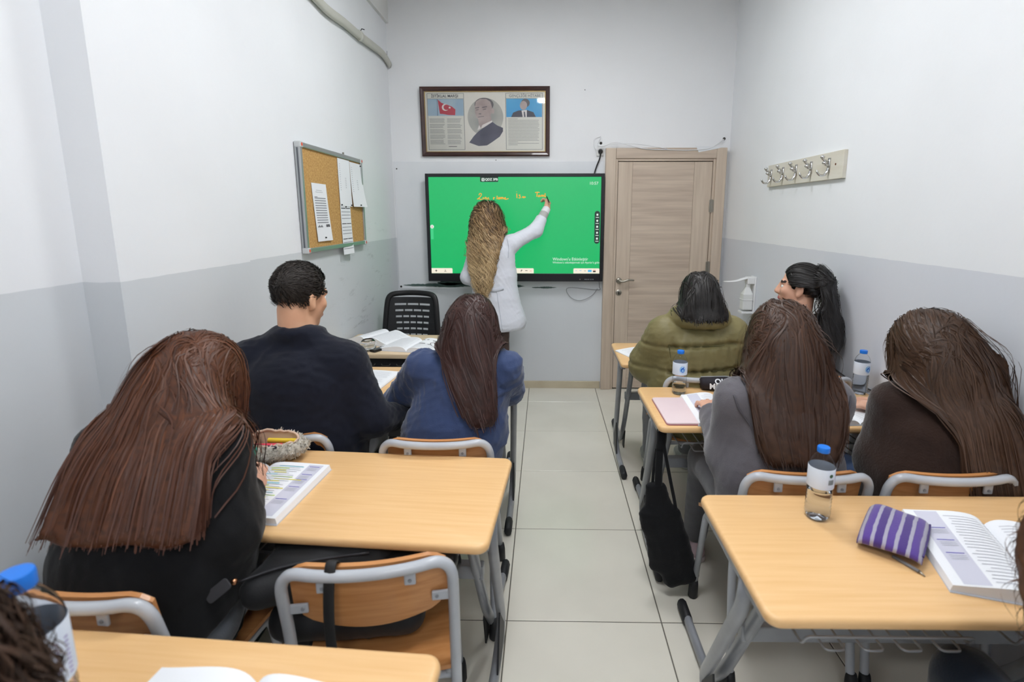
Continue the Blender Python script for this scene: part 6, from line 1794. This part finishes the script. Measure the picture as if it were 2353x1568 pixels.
teach = make_person('teacher in a white lab coat with long curly blond-brown hair writing on the screen', J, cloth('white_coat', (226, 229, 238), None, fuzz=0.05, bump=0.06, rough=0.7), mat('dark_tights', (84, 66, 60), 0.6, col2=(70, 54, 50), nscale=30), g=1.0, arm_r=(0.058, 0.052, 0.046), torso_r=(0.120, 0.108, 0.112), fold=0.005, foldf=70, seed=71, sleeve_end=0.10, top_extra=skirt, top_cuts=[((-0.365, 4.10, 0.632), (0.05, 0, -1), 0.30)], top_name='lab_coat', legs_name='tights', legr=(0.075, 0.052, 0.040), cuff=False,
     hands={'R': dict(d=(0.10, 0.55, 0.85), n=(0.75, -0.65, 0.1), side=1, curl=(0.75, 0.8, 0.9, 0.95), thumb=(0.6, 0.8), s=0.95)},
     hair=dict(n=3600, length=0.56, lenvar=0.10, width=0.0046, col=(70, 50, 36), col2=(186, 150, 106), tipcol=(212, 184, 140), rootcol=(52, 38, 30), cmix=0.8, layer=(0.004, 0.032), part=0.0, side=0.6, back=0.6, grav=0.34, seed=19, steps=44, curl=0.017, curlf=58, clump=130, vthr=3.4, vshrink=0.014, shape=[(0, 0, 0.085), (0.3, 0.0, 0.105), (0.6, -0.03, 0.10), (1, -0.03, 0.05)]))
# shirt cuff and knitted sleeve showing below the coat sleeve
e_, w_ = np.array(J['elR']), np.array(J['wrR']); a_ = nrm(w_ - e_)
for nm, s0, s1, rr_, m in (('shirt_cuff', -0.055, 0.0, 0.0345, mat('cuff_white', (232, 232, 236), 0.7)), ('knit_sleeve', -0.15, -0.05, 0.0385, mat('knit_grey', (188, 186, 184), 0.9))):
    Fc = Field([cap(w_ + a_ * (s0 - 0.03) - teach['O'], w_ + a_ * (s1 + 0.02) - teach['O'], rr_ + 0.003, rr_ - 0.002)], 0.006, 0.01, 0.02, cuts=[(w_ + a_ * s1 - teach['O'], a_, 0.08), (w_ + a_ * s0 - teach['O'], -a_, 0.08)])
    P, Q = Fc.mesh(); np_mesh(nm, [(relax(P, Q, 1), Q, 0)], m, teach['root'])
# coat details: back belt and seam
pen_tip = np.array((0.005, 4.4205, 1.700))
t = thing('stylus', 'black stylus in the hand of the teacher, touching the screen', 'pen', tuple(pen_tip))
MB().tube([(0, 0, 0), (0.003, -0.012, -0.006), (0.022, -0.115, -0.052)], [0.0015, 0.005, 0.005], 8).build('barrel', M_black, t, smooth=True)

# two curly heads at the lower corners
J = seated(-0.69, 0.22, -0.645, 0.415, 1.065, (0.1, 0.8, -0.6), w=0.15, shz=0.94, shy=0.30, elL=(-0.90, 0.36, 0.76), elR=(-0.46, 0.27, 0.70), wrL=(-0.85, 0.56, 0.77), wrR=(-0.62, 0.47, 0.77), hu=(0, 0.2, 0.95))
make_person('person with dark curly hair cropped at the lower left corner', J, cloth('dark_green_top', (30, 36, 34)), cloth('black_jeans', (30, 31, 35)), seed=81,
     hair=dict(n=2600, length=0.26, lenvar=0.06, width=0.0036, col=(40, 30, 25), col2=(80, 58, 46), layer=(0.003, 0.020), side=0.6, back=0.5, grav=0.3, seed=22, steps=36, curl=0.013, curlf=75, clump=120, vthr=3.4, vshrink=0.014, mat_=M_hairdull))
J = seated(1.06, 0.40, 0.960, 0.735, 1.005, (-0.2, 0.8, -0.6), w=0.15, shz=0.89, shy=0.56, elL=(0.83, 0.50, 0.765), elR=(1.22, 0.55, 0.77), wrL=(1.0, 0.66, 0.77), wrR=(1.12, 0.70, 0.77), hu=(0, 0.5, 0.85), kneey=0.60, feet=0.66)
make_person('person with brown curly hair cropped at the right edge', J, cloth('dark_teal_top', (30, 40, 46)), cloth('navy_jeans', (30, 42, 58), (22, 32, 46)), seed=91,
     hair=dict(n=1600, length=0.24, lenvar=0.06, width=0.0022, col=(66, 42, 30), col2=(110, 76, 54), layer=(0.006, 0.060), side=0.6, back=0.3, grav=0.3, seed=23, steps=36, curl=0.016, curlf=70, clump=120, mat_=M_hairdull))

# garment seams
M_cseam = mat('coat_seam', (206, 210, 220), 0.8)
seam('back_belt', teach, [(-0.47, 4.0, 0.985), (-0.40, 4.0, 0.970), (-0.33, 4.0, 0.985)], 0.016, M_cseam, flat=((0, 1, 0), 0.25))
seam('back_seam', teach, [(-0.375, 4.0, 0.96), (-0.355, 4.0, 0.80), (-0.335, 4.0, 0.66)], 0.0022, M_cseam)
seam('sleeve_seam', teach, [(-0.300, 4.0, 1.37), (-0.285, 4.0, 1.30), (-0.290, 4.0, 1.22)], 0.0022, M_cseam)
M_gseam = mat('grey_seam', (84, 82, 88), 0.9)
seam('shoulder_seam', grey, [(0.610, 1.5, 0.975), (0.625, 1.5, 0.93), (0.665, 1.5, 0.87), (0.680, 1.5, 0.80)], 0.003, M_gseam)
seam('shoulder_seam', grey, [(0.985, 1.5, 0.975), (0.970, 1.5, 0.93), (0.945, 1.5, 0.87), (0.935, 1.5, 0.80)], 0.003, M_gseam)
M_oseam = mat('olive_seam', (84, 80, 44), 0.7)
seam('quilt_seam', olive, [(0.60, 2.4, 0.918), (0.77, 2.4, 0.922), (0.94, 2.4, 0.918)], 0.0022, M_oseam, off=-0.012)
seam('quilt_seam', olive, [(0.60, 2.4, 0.795), (0.77, 2.4, 0.80), (0.94, 2.4, 0.795)], 0.0022, M_oseam, off=-0.012)
seam('armhole_seam', olive, [(0.618, 2.4, 0.99), (0.605, 2.4, 0.93), (0.615, 2.4, 0.86), (0.625, 2.4, 0.78)], 0.003, M_oseam, off=0.004)
# ------------------------------------------------------------------ bags
def soft(name, prims, m, parent, O, h=0.008, k=0.03, cuts=(), fold=0.003, ff=70, seed=1, disp=None):
    O = np.array(O, float)
    F_ = Field([shift(p, -O) for p in prims], h, k, 0.03, cuts=[(np.array(c) - O, n, R) for c, n, R in cuts])
    P, Q = F_.mesh(); P = relax(P, Q, 1)
    N = vnormals(P, Q)
    P = P + N * folds(P, fold, ff, seed)[:, None]
    return np_mesh(name, [(P, Q, 0)], m, parent)
M_tote = cloth('black_canvas', (19, 20, 23), (15, 16, 18), fuzz=0.1, bump=0.3, bscale=220)
TO = (0.50, 1.935, 0.0)
tb_ = thing('tote_bag', 'black canvas tote bag hanging from the second right desk', 'bag', TO)
tp_ = [cap((0.452, 1.955, 0.46), (0.475, 1.945, 0.30), 0.022, 0.034, (1, 0, 0), 2.0), cap((0.475, 1.945, 0.34), (0.520, 1.930, 0.13), 0.036, 0.042, (1, 0, 0), 2.3), cap((0.545, 1.925, 0.24), (0.585, 1.915, 0.10), 0.034, 0.036), cap((0.455, 1.94, 0.30), (0.520, 1.915, 0.075), 0.028, 0.026), cap((0.520, 1.915, 0.070), (0.600, 1.91, 0.10), 0.026, 0.026)]
bagb = soft('bag_body', tp_, M_tote, tb_, TO, 0.007, 0.03, fold=0.004, ff=75, seed=3)
def band(name, path, w, th, m, parent, O=(0, 0, 0), ax=(1, 0, 0)):
    P = [Vector(p) - Vector(O) for p in crom(path, 5)]
    return MB().tube(P, th, 8, flat=(ax, w / th)).build(name, m, parent, smooth=True)
hookp = (0.470, 1.975, 0.695)
band('strap', [hookp, (0.462, 1.960, 0.62), (0.458, 1.945, 0.50), (0.462, 1.935, 0.40), (0.470, 1.920, 0.30)], 0.015, 0.004, M_tote, tb_, TO)
band('strap', [hookp, (0.480, 1.955, 0.62), (0.505, 1.945, 0.50), (0.530, 1.935, 0.38), (0.535, 1.93, 0.30)], 0.007, 0.003, M_tote, tb_, TO)
band('strap', [hookp, (0.450, 1.965, 0.62), (0.440, 1.96, 0.52), (0.438, 1.955, 0.44)], 0.006, 0.003, M_tote, tb_, TO)
band('strap_knot', [(0.470, 1.975, 0.700), (0.468, 1.965, 0.66), (0.464, 1.962, 0.62)], 0.020, 0.010, M_tote, tb_, TO)

# black bag on the empty chair, strap over the backrest
BO = (-0.50, 1.20, 0.452)
bg = thing('handbag', 'large black bag on the empty school chair, strap over the backrest', 'bag', BO)
M_bag = cloth('black_bag', (27, 28, 31), (22, 23, 26), fuzz=0.05, bump=0.15, bscale=300, rough=0.6, spec=0.4)
pr_ = [cap((-0.66, 1.17, 0.515), (-0.365, 1.20, 0.515), 0.052), cap((-0.66, 1.30, 0.515), (-0.36, 1.34, 0.515), 0.052), cap((-0.705, 1.125, 0.635), (-0.60, 1.17, 0.64), 0.045), cap((-0.68, 1.20, 0.63), (-0.44, 1.24, 0.64), 0.060), cap((-0.70, 1.30, 0.66), (-0.45, 1.33, 0.66), 0.050), cap((-0.52, 1.25, 0.52), (-0.52, 1.27, 0.64), 0.09, 0.07, (1, 0, 0), 1.6)]
bb2 = soft('bag_body', pr_, M_bag, bg, BO, 0.009, 0.04, fold=0.003, ff=50, seed=9, cuts=[((-0.5, 1.25, 0.466), (0, 0, -1), 0.4)])
band('zip', [(-0.738, 1.095, 0.680), (-0.66, 1.135, 0.688), (-0.56, 1.170, 0.690), (-0.45, 1.19, 0.695)], 0.004, 0.003, mat('zip_black', (52, 52, 56), 0.4, metal=0.4), bg, BO, (0, 0, 1))
zp = MB()
zp.lathe([(0.002, -0.008), (0.007, -0.004), (0.007, 0.004), (0.002, 0.008)], 12, 0, Matrix.Translation((-0.738 + 0.50, 1.085 - 1.20, 0.690 - 0.452)))
zpo = zp.build('zip_slider', mat('rose_gold', (222, 160, 120), 0.25, metal=1.0), bg, smooth=True)
Mt = Matrix.Translation((-0.762 + 0.50, 1.060 - 1.20, 0.685 - 0.452)) @ Matrix.Rotation(math.radians(-38), 4, 'Y') @ Matrix.Rotation(math.radians(12), 4, 'Z')
mb = MB(); slab(mb, 0.062, 0.028, -0.002, 0.002, 0.008, 0.001, M=Mt @ Matrix.Rotation(PI / 2 - 0.2, 4, 'X')); mb.build('leather_tag', mat('tag_leather', (62, 62, 66), 0.6), bg)
band('strap', [(-0.475, 1.16, 0.62), (-0.472, 1.07, 0.735), (-0.470, 1.025, 0.792), (-0.470, 1.003, 0.775), (-0.475, 0.998, 0.70), (-0.480, 1.005, 0.62), (-0.482, 1.02, 0.52), (-0.484, 1.04, 0.455)], 0.0125, 0.0025, mat('strap_black', (30, 30, 32), 0.6), bg, BO)
LO = (-0.42, 1.30, 0.69)
jk = thing('leather_jacket', 'glossy black leather jacket bundled on the bag under the desk', 'jacket', LO)
pr_ = [cap((-0.52, 1.20, 0.640), (-0.33, 1.22, 0.650), 0.034, 0.030), cap((-0.45, 1.26, 0.640), (-0.27, 1.26, 0.630), 0.044, 0.036), cap((-0.40, 1.17, 0.625), (-0.28, 1.20, 0.610), 0.030, 0.034), cap((-0.33, 1.32, 0.61), (-0.29, 1.34, 0.56), 0.05)]
soft('jacket_body', pr_, mat('black_leather', (26, 27, 30), 0.32, spec=0.6, bump=0.3, bscale=40), jk, LO, 0.007, 0.02, fold=0.006, ff=90, seed=13)
band('sleeve_seam', [(-0.45, 1.165, 0.66), (-0.40, 1.150, 0.665), (-0.34, 1.165, 0.662), (-0.29, 1.18, 0.645)], 0.004, 0.003, mat('black_leather', ()), jk, LO, (0, 0, 1))

# pen in the writing hand
pw = thing('highlighter', 'turquoise capped marker in the hand of the writing girl', 'pen', (-0.886, 1.425, 0.775))
MB().tube([(0, 0, 0), (0.012, -0.012, 0.035)], [0.002, 0.0055], 8).build('nib', mat('marker_nib', (60, 160, 150), 0.5), pw, smooth=True)
MB().tube([(0.012, -0.012, 0.035), (0.034, -0.020, 0.098), (0.037, -0.021, 0.108)], [0.0075, 0.0085, 0.005], 10).build('barrel', mat('marker_teal', (72, 190, 172), 0.4), pw, smooth=True)
